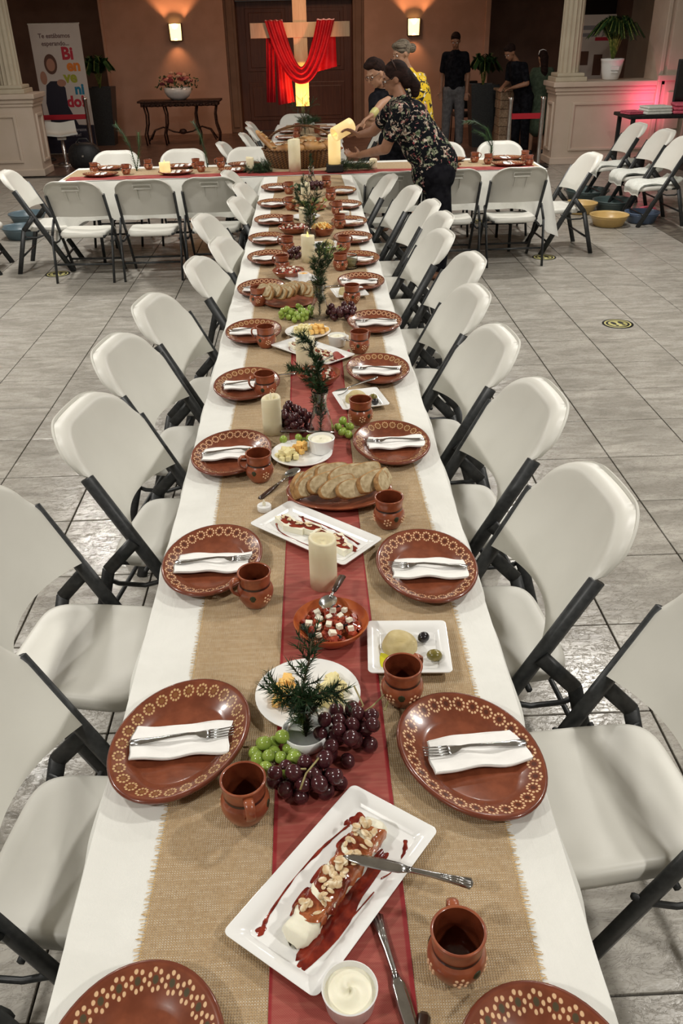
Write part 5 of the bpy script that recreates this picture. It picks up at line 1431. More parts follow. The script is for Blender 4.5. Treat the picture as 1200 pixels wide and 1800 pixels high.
def palm(x, y, z, label, pts, seed, lw=.05):
    s = thing('palm_sprig', label, 'plant', (x, y, z)); g = G(); gs = G(); R = random.Random(seed)
    for P in pts:
        P = [Vector(p) for p in P]; gs.tube(P, .004, 5)
        for i in range(len(P) - 1):
            for k in range(10):
                q = P[i].lerp(P[i + 1], k / 10); d = (P[i + 1] - P[i]).normalized(); sd = d.cross(Vector((0, 1, 0))).normalized()
                for sg in (-1, 1):
                    tip = q + (d * .9 + sd * sg * .5 + Vector((0, R.uniform(-.4, .4), -.2))).normalized() * lw
                    w = d * .004
                    g.add([q - w, q + w, tip], [(0, 1, 2)])
    stuff(g.build('leaflets', m_leaf, s)); gs.build('stems', m_leaf, s)
palm(1.72, 8.42, ZT + .005, 'drooping palm sprig standing on the right arm table', [[(0, 0, 0), (0, 0, .18), (-.06, 0, .30), (-.18, 0, .36), (-.28, 0, .36)], [(0, 0, 0), (-.01, 0, .15), (-.07, 0, .24), (-.18, 0, .29)]], 3)
palm(-1.60, 8.5, ZT + .005, 'dark palm sprig on the left arm table beside the white stand', [[(0, 0, 0), (-.03, 0, .2), (-.08, 0, .32), (-.15, .05, .40)], [(0, 0, 0), (.05, 0, .2), (.06, 0, .33)]], 4)
palm(-0.95, 8.62, ZT + .005, 'thin green sprig between two far chairs on the left arm table', [[(0, 0, 0), (-.01, 0, .12), (-.04, 0, .28), (-.10, .02, .40)]], 5)
# ------------------------------------------------------------------ background furniture
def wall_lamp(x, label, z=1.83):
    t = thing('wall_lamp', label, 'lamp', (x, 18.99, z), 0, 'half round wall lamps')
    g = G().grid(lambda u, v: (.115 * math.cos(PI * u) * (1 - .1 * (1 - v)), -.02 - .085 * math.sin(PI * u), -.14 + .28 * v), 18, 4)
    g.grid(lambda u, v: (.111 * math.cos(PI * u) * (1 - .1 * (1 - v)), -.02 - .081 * math.sin(PI * u), -.14 + .28 * v), 18, 4)
    g.build('glass_shade', m_shade, t)
    G().box((0, -.008, 0), (.25, .016, .29), bev=.004).box((-.122, -.04, 0), (.014, .07, .30), bev=.003).box((.122, -.04, 0), (.014, .07, .30), bev=.003).box((0, -.05, -.146), (.25, .09, .012), bev=.003).build('bracket', m_iron, t)
    spot('wall_lamp_up', (x, 18.86, z + .05), (x, 18.97, z + 1.0), 70, (1.0, .46, .2), rad(100), 0.5, .03)
    spot('wall_lamp_down', (x, 18.86, z - .10), (x, 18.99, z - 1.0), 14, (1.0, .48, .22), rad(90), 0.9, .03)
wall_lamp(-2.485, 'lit wall lamp above the flower bowl, left of the cross')
wall_lamp(2.16, 'lit wall lamp right of the cross, above the people')
# console table
t = thing('console_table', 'dark iron console table with curved legs under the flower bowl', 'table', (-2.32, 17.35, 0))
G().box((0, 0, .74), (1.52, .40, .035), bev=.008).box((0, 0, .69), (1.42, .34, .07), bev=.01).build('tabletop', m_iron, t)
for sy in (-.13, .13):
    for sx in (-.66, -.30, .30, .66):
        G().tube([(sx, sy, .66), (sx + .03 * (1 if sx < 0 else -1), sy, .52), (sx + .02 * (1 if sx < 0 else -1), sy, .35), (sx - .03 * (1 if sx < 0 else -1), sy, .18), (sx - .01 * (1 if sx < 0 else -1), sy, 0.0)], .016, 7).build('leg', m_iron, t)
g = G()
for sx in (-1, 1):
    g.tube([(sx * .62, -.13, .08), (sx * .52, -.06, .25), (sx * .36, 0, .30), (sx * .18, 0, .22), (0, 0, .19)], .014, 7)
    g.tube([(sx * .62, .13, .08), (sx * .52, .06, .25), (sx * .36, 0, .30)], .014, 7)
g.ell((0, 0, .22), (.07, .03, .05), 10, 6)
g.build('scroll_stretcher', m_iron, t)
g = G()
for k in range(12): g.ell((-.62 + k * .113, -.17, .675), (.045, .012, .025), 8, 5)
g.build('carved_apron', m_iron, t)
t = thing('flower_bowl', 'white bowl of artificial roses on the console table', 'vase', (-2.34, 17.35, .76))
G().lathe([(0, 0), (.13, 0), (.20, .05), (.245, .12), (.25, .20), (.24, .20), (.225, .12), (0, .10)], 36).build('bowl', m_china, t)
R = random.Random(4)
for k in range(26):
    a = R.uniform(0, 2 * PI); e = math.sqrt(R.uniform(0, 1)); c = ['pink', 'burgundy', 'peach', 'pink'][k % 4]
    g = G(); x, y, z = .30 * e * math.cos(a), .18 * e * math.sin(a), .26 + .16 * (1 - e * e) + R.uniform(-.02, .03)
    for q in range(5):
        aa = q * 1.257 + k; g.ell((x + .024 * math.cos(aa), y + .024 * math.sin(aa), z), (.03, .03, .024), 7, 5)
    g.ell((x, y, z + .012), (.022, .022, .022), 7, 5); g.build('rose', m_flower[c], t)
g = G()
for k in range(150):
    a = R.uniform(0, 2 * PI); e = R.uniform(.5, 1.15); b = Vector((.33 * e * math.cos(a), .2 * e * math.sin(a), .22 + R.uniform(-.08, .22) * (1.2 - e * .6)))
    d = Vector((R.gauss(0, 1), R.gauss(0, 1), R.gauss(0, 1))).normalized(); w = d.orthogonal().normalized() * .016
    g.add([b, b + d * .03 + w, b + d * .06, b + d * .03 - w], [(0, 1, 2, 3)])
stuff(g.build('foliage', m_leaf, t))

# the cross
t = thing('wooden_cross', 'tall pale wooden cross standing in front of the dark doors', 'cross', (-0.05, 15.0, 0))
G().box((0, 0, 1.99), (.215, .09, 2.42), bev=.004).build('upright', m_pine, t)
G().box((0, -.03, 1.842), (1.53, .06, .205), bev=.004).build('crossbar', m_pine, t)
G().box((0, .02, .42), (.05, .05, .84), bev=.004).box((0, .0, .02), (.6, .5, .04), bev=.008).build('stand', m_black, t)
def drape(pts_fn, nu, nv): return G().grid(pts_fn, nu, nv)
t = thing('red_drape', 'crimson cloth hung over the arms of the wooden cross in a deep swag', 'cloth', (-0.05, 14.90, 0))
def swag(u, v):
    s = u * 2 - 1                                        # -1 .. 1 from arm to arm
    W = .50 - .10 * v
    x = s * W
    top = 1.965 - (1 - abs(s) ** 1.15) * (.48 - .0 * v) * (1 if True else 0)
    # inner (v=0) edge hangs to the lowest point near the post, outer (v=1) edge is wider
    inner = 1.965 - .62 * (1 - abs(s) ** 1.7)
    outer = 1.965 - .86 * (1 - abs(s) ** 2.2)
    x = s * (.26 + .27 * v) if abs(s) > .0 else 0
    z = inner + (outer - inner) * v
    y = -.05 - .05 * (1 - abs(s)) - .022 * math.sin(v * 21 + s * 2) - .02 * (1 - abs(s) ** 3)
    return (x, y, z)
G().grid(swag, 60, 30).grid(lambda u, v: tuple(Vector(swag(u, v)) + Vector((0, .008, 0))), 60, 30).build('swag', m_velvet, t)
def tail(x0, x1, z0, zl, zr, x0b, x1b, yy, ph):
    def f(u, v):
        zb = zl + (zr - zl) * u
        x = (x0 + (x1 - x0) * u) * (1 - v) + (x0b + (x1b - x0b) * u) * v
        return (x, yy + .028 * math.sin(u * 15 + ph) * (.3 + .7 * v), z0 + (zb - z0) * v)
    return f
for (nm, a) in (('left_tail', (-.52, -.40, 1.95, .84, .84, -.575, -.43, .12, 0)), ('left_tail', (-.41, -.24, 1.95, .80, .84, -.39, -.13, .11, 2)), ('right_tail', (.26, .54, 1.95, 1.21, 1.33, .03, .56, .12, 1))):
    f = tail(*a)
    G().grid(f, 24, 20).grid(lambda u, v, f=f: tuple(Vector(f(u, v)) + Vector((0, .007, 0))), 24, 20).build('tail', m_velvet, t)
g = G()
for sx in (-1, 1):
    g.grid(lambda u, v, sx=sx: (sx * (.26 + .27 * u), -.05 + .19 * v, 1.965 + .016 * math.sin(v * PI) + .006 * math.sin(u * 20)), 16, 8)
g.build('fold_over_arm', m_velvet, t)
# flood lamp on the floor in front of the cross
t = thing('flood_lamp', 'small black flood lamp on the floor lighting the foot of the cross', 'lamp', (-0.02, 14.25, 0))
G().box((0, 0, .10), (.22, .10, .16), bev=.015).box((0, 0, .01), (.2, .16, .02), bev=.004).build('housing', m_black, t)
spot('flood_lamp_light', (-0.04, 14.30, .24), (-0.05, 15.0, 1.0), 170, (1.0, .80, .16), rad(34), 0.5, .04)
t = thing('flood_lamp', 'small black flood lamp lighting the red cloth on the cross', 'lamp', (0.30, 14.05, 0))
G().box((0, 0, .10), (.22, .10, .16), bev=.015).box((0, 0, .01), (.2, .16, .02), bev=.004).build('housing', m_black, t)
spot('flood_lamp_back', (0.28, 14.12, .26), (-0.05, 15.0, 1.4), 120, (1.0, .30, .18), rad(55), 0.7, .05)
spot('cross_top_light', (0.3, 12.6, 3.3), (-0.05, 15.0, 1.9), 130, (1.0, .66, .36), rad(26), 0.6, .1)

# banner
def text(s, size, x, z, m_, parent, off=0.0, ay='CENTER', name='lettering', xs=1.0, y=-.004, th=.0015):
    cu = bpy.data.curves.new(name, 'FONT'); cu.body = s; cu.size = size; cu.align_x = ay; cu.offset = off; cu.extrude = th; cu.resolution_u = 3
    o = bpy.data.objects.new(name, cu); C.objects.link(o)
    dg = bpy.context.evaluated_depsgraph_get(); me = bpy.data.meshes.new_from_object(o.evaluated_get(dg))
    C.objects.unlink(o); bpy.data.objects.remove(o)
    me.materials.clear(); me.materials.append(m_)
    for v in me.vertices: v.co = Vector((v.co.x * xs + x, y - v.co.z, v.co.y + z))
    return put(name, me, parent)
t = thing('welcome_banner', 'tall roll-up banner reading Bienvenido in coloured letters at the left', 'banner', (-4.06, 16.0, 0))
G().box((0, 0, 1.02), (.82, .006, 1.96)).build('banner_sheet', m_ban, t)
G().box((0, 0, .03), (.86, .16, .06), bev=.012).box((0, .01, 2.0), (.84, .025, .025), bev=.004).build('banner_stand', m_chrome, t)
G().prism([(-.41, -.46), (-.41, -.02), (.10, .0), (.41, -.02), (.41, -.46)], 0, .003, TR(0, -.0045, .50, rx=PI / 2)).box((0, -.0045, .27), (.82, .003, .44)).build('navy_panel', m_navy, t)
text('Te estábamos', .092, -.02, 1.80, m_pr['text'], t, .002)
text('esperando...', .092, -.02, 1.69, m_pr['text'], t, .002)
for (s_, x, z, c, sz) in (('Bi', .15, 1.49, 'crimson', .25), ('en', .22, 1.32, 'orange', .23), ('ve', .14, 1.15, 'lime', .23), ('ni', .26, .97, 'teal', .22), ('do!', .17, .78, 'crimson', .23)):
    text(s_, sz, x, z, m_pr[c], t, .010)
text('¡Con los brazos', .07, .05, .40, m_greypr, t, .002, y=-.008)
text('abiertos!', .07, .05, .32, m_greypr, t, .002, y=-.008)
g = G().prism([(math.cos(a) * .06 * (1.2 if math.cos(a) > 0 else 1), math.sin(a) * .035 + .01 * math.cos(a * 3)) for a in [2 * PI * k / 20 for k in range(20)]], 0, .002, TR(.1, -.0065, .20, rx=PI / 2))
g.build('emblem', m_greypr, t)
# printed figure with open hands
def flat(pts, z0, m_, yy, name): G().prism(pts, 0, .0015, TR(0, yy, z0, rx=PI / 2)).build(name, m_, t)
flat([(-.30, 0), (-.33, .35), (-.28, .62), (-.20, .68), (-.06, .68), (.03, .58), (.03, .30), (.16, 0)], .49, m_navy, -.0055, 'printed_torso')
circ = lambda cx, cz, rx, rz: [(cx + rx * math.cos(2 * PI * k / 20), cz + rz * math.sin(2 * PI * k / 20)) for k in range(20)]
flat(circ(-.15, .0, .105, .15), 1.42, m_pr['brown'], -.0068, 'printed_hair')
flat(circ(-.15, .0, .07, .095), 1.41, m_pr['skin'], -.0082, 'printed_face')
flat(circ(-.30, .0, .055, .10), 1.22, m_pr['skin'], -.0082, 'printed_hand')
flat(circ(-.02, .0, .075, .055), 1.14, m_pr['skin'], -.0082, 'printed_hand')
# barrier posts
def barrier(x0, x1, y, label, belt_z=.90, g_=None):
    for i, x in enumerate((x0, x1)):
        tt_ = thing('barrier_post', label[i], 'barrier post', (x, y, 0), 0, g_)
        G().lathe([(0, 0), (.16, 0), (.165, .012), (.15, .03), (.04, .045), (0, .045)], 28).build('base', m_black, tt_)
        G().lathe([(.03, .03), (.03, .90), (.036, .905), (.036, .95), (0, .955)], 20).build('post', m_chrome, tt_)
    tag(G().box(((x0 + x1) / 2, y, belt_z), (abs(x1 - x0) - .05, .004, .075), bev=.001).build('belt', m_belt), label[2], 'belt')
barrier(-4.42, -3.62, 15.5, ['silver barrier post left of the banner foot', 'silver barrier post in front of the tall dark planter', 'red belt stretched between posts in front of the banner'], .66, None)
barrier(2.95, 3.42, 13.35, ['silver barrier post in front of the stone pedestal', 'silver barrier post beside the right low wall', 'red belt stretched in front of the bending man'], .70, None)
# bar stool
t = thing('bar_stool', 'white moulded bar stool with chrome column at the left', 'stool', (-3.94, 14.9, 0), rad(12))
G().lathe([(0, 0), (.21, 0), (.215, .008), (.12, .03), (.04, .045), (0, .05)], 36).build('base', m_chrome, t)
G().lathe([(.03, .04), (.03, .30), (.022, .31), (.022, .46), (0, .46)], 20).build('column', m_chrome, t)
def stl(u, v):
    x = (u - .5) * .52; q = v
    return (x * (1 - .12 * q), -.22 + q * .40 if q < .75 else .08 + (q - .75) * .28, 0.48 + (.012 * math.cos(u * PI * 2)) + (0 if q < .6 else (q - .6) ** 1.4 * .55))
G().grid(stl, 16, 20).grid(lambda u, v: tuple(Vector(stl(u, v)) - Vector((0, .0, .025))), 16, 20).grid(lambda u, v: tuple(Vector(stl(u, 0)) - Vector((0, 0, .025 * v))), 16, 1).grid(lambda u, v: tuple(Vector(stl(u, 1)) - Vector((0, 0, .025 * v))), 16, 1).grid(lambda u, v: tuple(Vector(stl(0, u)) - Vector((0, 0, .025 * v))), 20, 1).grid(lambda u, v: tuple(Vector(stl(1, u)) - Vector((0, 0, .025 * v))), 20, 1).build('seat', m_plast, t)
G().box((0, -.05, .42), (.14, .12, .07), bev=.01).build('seat_mount', m_plast, t)
t = thing('black_bag', 'round black bag on the floor behind the left arm table', 'bag', (-3.42, 14.1, 0))
G().grid(lambda u, v: (.26 * math.sin(v * PI) ** .6 * math.cos(u * 2 * PI), .15 * math.sin(v * PI) ** .6 * math.sin(u * 2 * PI), .21 - .21 * math.cos(v * PI)), 24, 14, close_u=True).build('body', m_black, t)
G().tube([(-.1, 0, .40), (-.06, 0, .47), (.06, 0, .47), (.1, 0, .40)], .012, 6).build('strap', m_frame, t)
G().box((0, -.15, .24), (.03, .02, .03), bev=.004).build('buckle', m_chrome, t)

# planters and plants
def big_plant(x, y, z, label, pot, kind, seed, n=16, H_=.75, spread=.45):
    t = thing('potted_plant', label, 'plant', (x, y, z))
    if pot == 'tall':
        g = G(); vs = [(-.16, -.16, 0), (.16, -.16, 0), (.16, .16, 0), (-.16, .16, 0), (-.24, -.24, .98), (.24, -.24, .98), (.24, .24, .98), (-.24, .24, .98), (-.20, -.20, .98), (.20, -.20, .98), (.20, .20, .98), (-.20, .20, .98), (-.19, -.19, .92), (.19, -.19, .92), (.19, .19, .92), (-.19, .19, .92)]
        fs = [(3, 2, 1, 0)] + [(i, (i + 1) % 4, 4 + (i + 1) % 4, 4 + i) for i in range(4)] + [(4 + i, 4 + (i + 1) % 4, 8 + (i + 1) % 4, 8 + i) for i in range(4)] + [(8 + i, 8 + (i + 1) % 4, 12 + (i + 1) % 4, 12 + i) for i in range(4)] + [(12, 13, 14, 15)]
        g.add(vs, fs, smooth=False); g.build('planter', m_frame, t); zt = .92
    else:
        G().lathe([(0, 0), (.10, 0), (.115, .01), (.14, .10), (.155, .20), (.158, .24), (.165, .25), (.165, .275), (.150, .275), (.145, .22), (0, .21)], 36).build('pot', m_china, t)
        G().box((0, -.158, .15), (.12, .012, .05), bev=.005).box((0, -.150, .10), (.10, .012, .02), bev=.005).build('relief', m_china, t); zt = .22
    R = random.Random(seed); g = G(); gs = G()
    for k in range(n):
        a = 2 * PI * k / n + R.uniform(-.3, .3); e = R.uniform(.35, 1)
        P = [Vector((0, 0, zt)), Vector((spread * .25 * e * math.cos(a), spread * .25 * e * math.sin(a), zt + H_ * .45)), Vector((spread * .7 * e * math.cos(a), spread * .7 * e * math.sin(a), zt + H_ * (1 - .25 * e))), Vector((spread * 1.1 * e * math.cos(a), spread * 1.1 * e * math.sin(a), zt + H_ * (1 - .55 * e)))]
        gs.tube(P, .005, 5)
        for i in range(1, 3):
            for q in range(9):
                b = P[i].lerp(P[i + 1], q / 9); d = (P[i + 1] - P[i]).normalized()
                for sg in (-1, 1):
                    sd = d.cross(Vector((0, 0, 1))).normalized() * sg
                    L = .085 if kind == 'palm' else .13; W = .009 if kind == 'palm' else .026
                    dd = (d * .6 + sd * .8 + Vector((0, 0, -.15))).normalized(); w = dd.cross(Vector((0, 0, 1))).normalized() * W
                    g.add([b, b + dd * L * .5 + w + Vector((0, 0, .01)), b + dd * L, b + dd * L * .5 - w + Vector((0, 0, .01))], [(0, 1, 2, 3)])
    stuff(g.build('foliage', m_leaf, t)); gs.build('stems', m_leafl, t)
big_plant(-3.80, 17.6, 0, 'dark plant in a tall black planter between the banner and the console table', 'tall', 'broad', 3, 12, .62, .34)
big_plant(3.02, 15.95, 0, 'dark plant in a tall black planter beside the stone pedestal', 'tall', 'broad', 5, 12, .55, .30)
big_plant(4.50, 13.8, 1.122, 'large fern in a white pot on top of the right low wall', 'pot', 'palm', 7, 46, .66, .40)
big_plant(-5.0, 14.0, 1.12, 'plant on the left low wall behind the column', 'pot', 'palm', 9, 14, .4, .22)
# stone pedestal
t = thing('stone_pedestal', 'pedestal of rough sandstone blocks in front of the bending man', 'pedestal', (3.33, 15.3, 0))
R = random.Random(2)
bl = G().box((0, 0, 0), (1, 1, 1), bev=.06).mesh('stone_block', m_block)
for lv in range(7):
    for q in range(2):
        for r_ in range(2):
            sp = R.uniform(-.03, .03)
            o = put('stone_block', bl, t, ((-.085 + q * .17) + sp * .3, (-.1 + r_ * .2), .065 + lv * .13)); o.scale = (.165 + R.uniform(-.01, .012), .2, .125)
G().box((0, 0, .93), (.42, .46, .035), bev=.008).build('capstone', m_block, t)
t = thing('stacking_chair', 'dark upholstered chair against the back wall beside the standing man', 'chair', (2.88, 16.7, 0), rad(182))
G().box((0, 0, .45), (.46, .44, .07), bev=.03).build('seat', m_black, t)
G().box((0, -.22, .74), (.44, .05, .46), TR(0, 0, 0, rx=rad(-4)), bev=.04).build('backrest', m_black, t)
for sx in (-1, 1):
    G().tube([(sx * .22, .19, 0), (sx * .21, .18, .42)], .011, 6).build('leg', m_frame, t)
    G().tube([(sx * .22, -.24, 0), (sx * .21, -.2, .45), (sx * .20, -.24, .7)], .011, 6).build('leg', m_frame, t)
# poster stand behind the column on the right
t = thing('poster_stand', 'pale standing poster with coloured patches behind the right column', 'poster', (4.62, 15.4, 0))
G().box((0, 0, 1.15), (.75, .02, 1.62)).build('poster_sheet', m_ban, t)
G().box((0, 0, .17), (.10, .06, .34), bev=.01).box((0, 0, .02), (.5, .4, .03), bev=.008).build('foot', m_black, t)
g = G().box((-.12, -.012, 1.35), (.22, .004, .2)).box((.15, -.012, 1.25), (.14, .004, .3)); g.build('brown_print', m_pr['brown'], t)
G().box((-.25, -.012, 1.18), (.18, .004, .22)).box((.2, -.012, 1.62), (.26, .004, .05)).build('red_print', m_pr['crimson'], t)
G().box((-.3, -.012, .95), (.14, .004, .15)).build('yellow_print', m_pr['lime'], t)
G().box((-.05, -.012, 1.78), (.5, .004, .06)).box((-.1, -.012, 1.68), (.36, .004, .05)).build('grey_print', m_greypr, t)
# television and side table with towels
t = thing('television', 'switched off black television at the right edge above the towel table', 'television', (5.25, 12.4, .80), rad(-20))
G().box((0.16, 0, .34), (.92, .05, .56), bev=.01).build('casing', m_black, t)
G().box((0.16, -.027, .345), (.87, .004, .51)).build('screen', m_screen, t)
G().box((0.16, 0, .04), (.10, .05, .08)).box((0.16, 0, .008), (.4, .22, .014), bev=.004).build('stand', m_black, t)
t = thing('side_table', 'dark table with towels beside the pink lit wall', 'table', (5.0, 12.30, 0))
G().box((0, 0, .775), (1.55, .66, .045), bev=.012).build('tabletop', m_black, t)
for sx in (-1, 1):
    for sy in (-1, 1): G().box((sx * .7, sy * .27, .377), (.05, .05, .754), bev=.006).build('leg', m_black, t)
m_ = m_towel
def folded(x, y, z, L, W, h, n, m_, label, rz=0, group=None):
    t = thing('folded_towels', label, 'towel', (x, y, z), rad(rz), group)
    for k in range(n):
        G().box((0, 0, h * (k + .5) / n), (L * (1 - .03 * k), W, h / n * .94), bev=h / n * .42).build('towel_layer', m_, t)
folded(4.62, 12.15, .80, .36, .28, .10, 3, m_towel, 'stack of folded white towels on the dark side table', 6)
folded(4.98, 12.12, .80, .30, .28, .13, 3, m_pink, 'stack of folded pink towels on the dark side table, under the television', -8)
folded(4.33, 12.20, .80, .22, .24, .04, 2, m_pink, 'flat folded dark towel at the left end of the side table', 10)
t = thing('uplight', 'small pink stage light on the floor by the wall pier', 'lamp', (4.85, 13.10, 0))
G().lathe([(0, 0), (.08, 0), (.085, .02), (.085, .12), (.075, .14), (.0, .13)], 24).build('housing', m_black, t)
area('pink_uplight', (4.98, 13.22, .84), .10, 3.0, (1.0, .08, .22), (rad(90), 0, 0))
# basins
def basin(x, y, r, h, c, label, z=0.004, handles=False):
    t = thing('plastic_basin', label, 'basin', (x, y, z), 0, 'foot washing basins')
    G().lathe([(0, 0), (r * .68, 0), (r * .74, .006), (r * .93, h * .82), (r * .96, h * .86), (r, h * .95), (r * 1.0, h), (r * .955, h + .001), (r * .90, h * .84), (r * .71, .012), (0, .01)], 44).build('bowl', m_basin[c], t)
    G().lathe([(r * .985, h * .80), (r * .995, h * .83), (r * .975, h * .80)], 44).build('rim', m_basin[c], t)
    return t
basin(3.165, 9.16, .205, .115, 'tan', 'tan plastic basin on the floor, nearer of the two tan ones')
basin(3.06, 9.86, .19, .115, 'tan', 'tan plastic basin behind the right end chair, farther of the two')
basin(3.56, 9.28, .185, .11, 'blue', 'blue basin under the nearest towel chair')
basin(3.47, 9.95, .24, .12, 'teal', 'dark green basin under the middle towel chair')
basin(3.36, 10.65, .27, .12, 'teal', 'wide dark green basin under the farthest towel chair')
basin(-3.06, 9.35, .20, .12, 'slate', 'slate blue basin at the left edge, nearer one')
basin(-3.20, 10.1, .21, .12, 'slate', 'slate blue basin at the left edge, middle one')
basin(-2.72, 10.0, .17, .12, 'blue', 'dark blue basin behind the left end chair')
tag(G().ell((0, 0, .05), (.09, .07, .05), 14, 8).ell((.08, .03, .045), (.06, .05, .04), 12, 7).build('washcloth', m_pink, None, (3.72, 9.62, 0.003)), 'small pink cloth bundled on the floor beside the blue basin', 'cloth')
# floor stickers
def sticker(x, y, label, r=.11):
    t = thing('floor_sticker', label, 'sticker', (x, y, .0035), rad(10), 'footprint stickers on the floor')
    G().lathe([(0, 0), (r, 0), (r, .001), (0, .0012)], 36).build('disc', m_black, t)
    G().lathe([(r * .76, .0012), (r * .81, .0022), (r * .86, .0012)], 36).build('ring', m_yel, t)
    G().lathe([(0, .0024), (r * .62, .0024), (r * .62, .0012)], 30).build('inner_disc', m_yel, t)
    g = G()
    for sx in (-1, 1): g.ell((sx * r * .25, r * .1, .0026), (r * .17, r * .32, .0008), 12, 5).ell((sx * r * .23, -r * .38, .0026), (r * .12, r * .14, .0008), 10, 5)
    g.build('footprints', m_black, t)
sticker(2.195, 5.85, 'round black and yellow footprint sticker on the open floor at the right')
sticker(2.16, 7.86, 'round footprint sticker under the right end of the crosswise table')
sticker(1.80, 9.55, 'round footprint sticker seen between the legs of the right near chairs', .11)
sticker(-2.29, 7.76, 'round footprint sticker beneath the leftmost near chair')

# ------------------------------------------------------------------ people
def solid(g, name, m_, parent, voxel, smooth=4, mats=None):
    me = g.mesh(name + '_tmp', m_)
    o = bpy.data.objects.new(name, me); C.objects.link(o)
    r = o.modifiers.new('r', 'REMESH'); r.mode = 'VOXEL'; r.voxel_size = voxel; r.use_smooth_shade = True
    s = o.modifiers.new('s', 'SMOOTH'); s.factor = .5; s.iterations = smooth
    dg = bpy.context.evaluated_depsgraph_get()
    me2 = bpy.data.meshes.new_from_object(o.evaluated_get(dg)); me2.name = name
    C.objects.unlink(o); bpy.data.objects.remove(o)
    me2.materials.clear(); me2.materials.append(m_)
    for p in me2.polygons: p.use_smooth = True; p.material_index = 0
    return put(name, me2, parent)
def V(*a): return Vector(a)
def head_to(g, c, f, up, s=1.0):
    """head centred on c, facing f"""
    f = Vector(f).normalized(); r = f.cross(Vector(up)).normalized(); u = r.cross(f).normalized()
    M = Matrix((r, f, u)).transposed()
    def p(x, y, z): return Vector(c) + (r * x + f * y + u * z) * s
    g.ell(p(0, -.008, .022), (.073 * s, .092 * s, .088 * s), 20, 14, R=M)
    g.ell(p(0, .022, -.035), (.055 * s, .062 * s, .072 * s), 18, 12, R=M)
    g.ell(p(0, .052, -.085), (.026 * s, .024 * s, .022 * s), 10, 8, R=M)     # chin
    g.caps(p(0, .080, .012), p(0, .100, -.022), .010 * s, .014 * s, 10)       # nose
    g.ell(p(0, .080, -.052), (.024 * s, .012 * s, .010 * s), 10, 6, R=M)      # lips
    g.ell(p(0, .078, .030), (.05 * s, .012 * s, .010 * s), 12, 6, R=M)       # brow
    for sx in (-1, 1): g.ell(p(sx * .072, -.006, -.006), (.010 * s, .020 * s, .032 * s), 8, 8, R=M)
    return p, M
def eyes(p, M, parent, s=1.0):
    for sx in (-1, 1):
        G().ell(p(sx * .031, .076, .004), (.013 * s, .008 * s, .008 * s), 10, 8, R=M).build('eye', m_china, parent)
        G().ell(p(sx * .031, .0835, .004), (.006 * s, .003 * s, .006 * s), 8, 6, R=M).build('pupil', m_hair, parent)
        G().caps(p(sx * .014, .083, .026), p(sx * .048, .074, .028), .0045 * s, .0035 * s, 6).build('eyebrow', m_hair, parent)
def hand(g, wrist, d, palm_n, curl=.9, s=1.0, side=1, spread=.2):
    """palm and five curled fingers. d: direction of the hand, palm_n: where the palm faces"""
    d = Vector(d).normalized(); n = Vector(palm_n); n = (n - d * n.dot(d)).normalized(); l = d.cross(n).normalized() * side
    w = Vector(wrist)
    g.caps(w + l * .018 * s, w + d * .078 * s + l * .026 * s, .015 * s, .013 * s, 10)
    g.caps(w, w + d * .085 * s, .017 * s, .013 * s, 10); g.caps(w - l * .018 * s, w + d * .08 * s - l * .026 * s, .015 * s, .012 * s, 10)
    for k, (o, L) in enumerate(((.033, .072), (.011, .082), (-.011, .077), (-.032, .062))):
        b = w + d * .080 * s + l * o * s; a = curl * .35; dd = (d + l * (o * spread * 10) * .3).normalized()
        for q, frac in enumerate((.42, .32, .26)):
            v = (dd * math.cos(a) + n * math.sin(a)).normalized()
            e = b + v * L * frac * s; g.caps(b, e, (.0095 - .0008 * q) * s, (.0088 - .0008 * q) * s, 8); b = e; a += curl * .55
    b = w + d * .022 * s + l * .026 * s
    v1 = (d * .55 + l * .65 + n * .55 * curl).normalized(); m1 = b + v1 * .045 * s
    v2 = (d * .75 + l * .1 + n * .8 * curl).normalized()
    g.caps(b, m1, .0135 * s, .011 * s, 8); g.caps(m1, m1 + v2 * .036 * s, .0108 * s, .009 * s, 8)
def limb(g, P, R_):
    for i in range(len(P) - 1): g.caps(P[i], P[i + 1], R_[i], R_[i + 1], 14)
def foot(g, an, f):
    f = Vector(f).normalized(); g.caps(Vector(an) + V(0, 0, -.03), Vector(an) + f * .14 + V(0, 0, -.045), .038, .033, 12)

# --- woman in the floral blouse leaning over the table
P1 = thing('person', 'woman in a black floral blouse and glasses leaning over the table, holding two glowing candles', 'person', (1.03, 7.28, 0))
def L1(x, y, z): return V(x - 1.03, y - 7.28, z)
hips = L1(1.02, 7.30, .90); chest = L1(.84, 7.32, 1.20); neck = L1(.745, 7.34, 1.42); hc = L1(.705, 7.36, 1.535)
shN = L1(.735, 7.16, 1.315); shF = L1(.745, 7.52, 1.33)
elN = L1(.625, 7.22, 1.045); wrN = L1(.445, 7.76, .935)
elF = L1(.56, 7.66, 1.13); wrF = L1(.44, 7.70, 1.10)
g = G()
g.caps(hips, chest, .135, .120); g.caps(chest, neck, .12, .05); g.caps(neck, hc, .047, .045)
g.caps(shN, shF, .055, .055)
limb(g, [shN, elN, wrN], [.052, .043, .026]); limb(g, [shF, elF, wrF], [.052, .043, .026])
for sx, k in ((-1, -1), (1, 1)):
    hp = hips + V(0, k * .09, -.04); kn = L1(1.09, 7.30 + k * .10, .48); an = L1(1.08, 7.30 + k * .11, .08)
    limb(g, [hp, kn, an], [.09, .06, .04]); foot(g, an, (-1, 0, 0))
p, M = head_to(g, hc, (-.90, .05, -.30), (-.3, 0, 1), 1.02)
hand(g, wrN, (-.75, .62, -.05), (-.2, -.1, .9), .8, 1.0, 1)
hand(g, wrF, (-.85, .1, .45), (-.3, -.2, -.8), .8, 1.0, -1)
solid(g, 'body', m_skin[1], P1, .0065, 3)
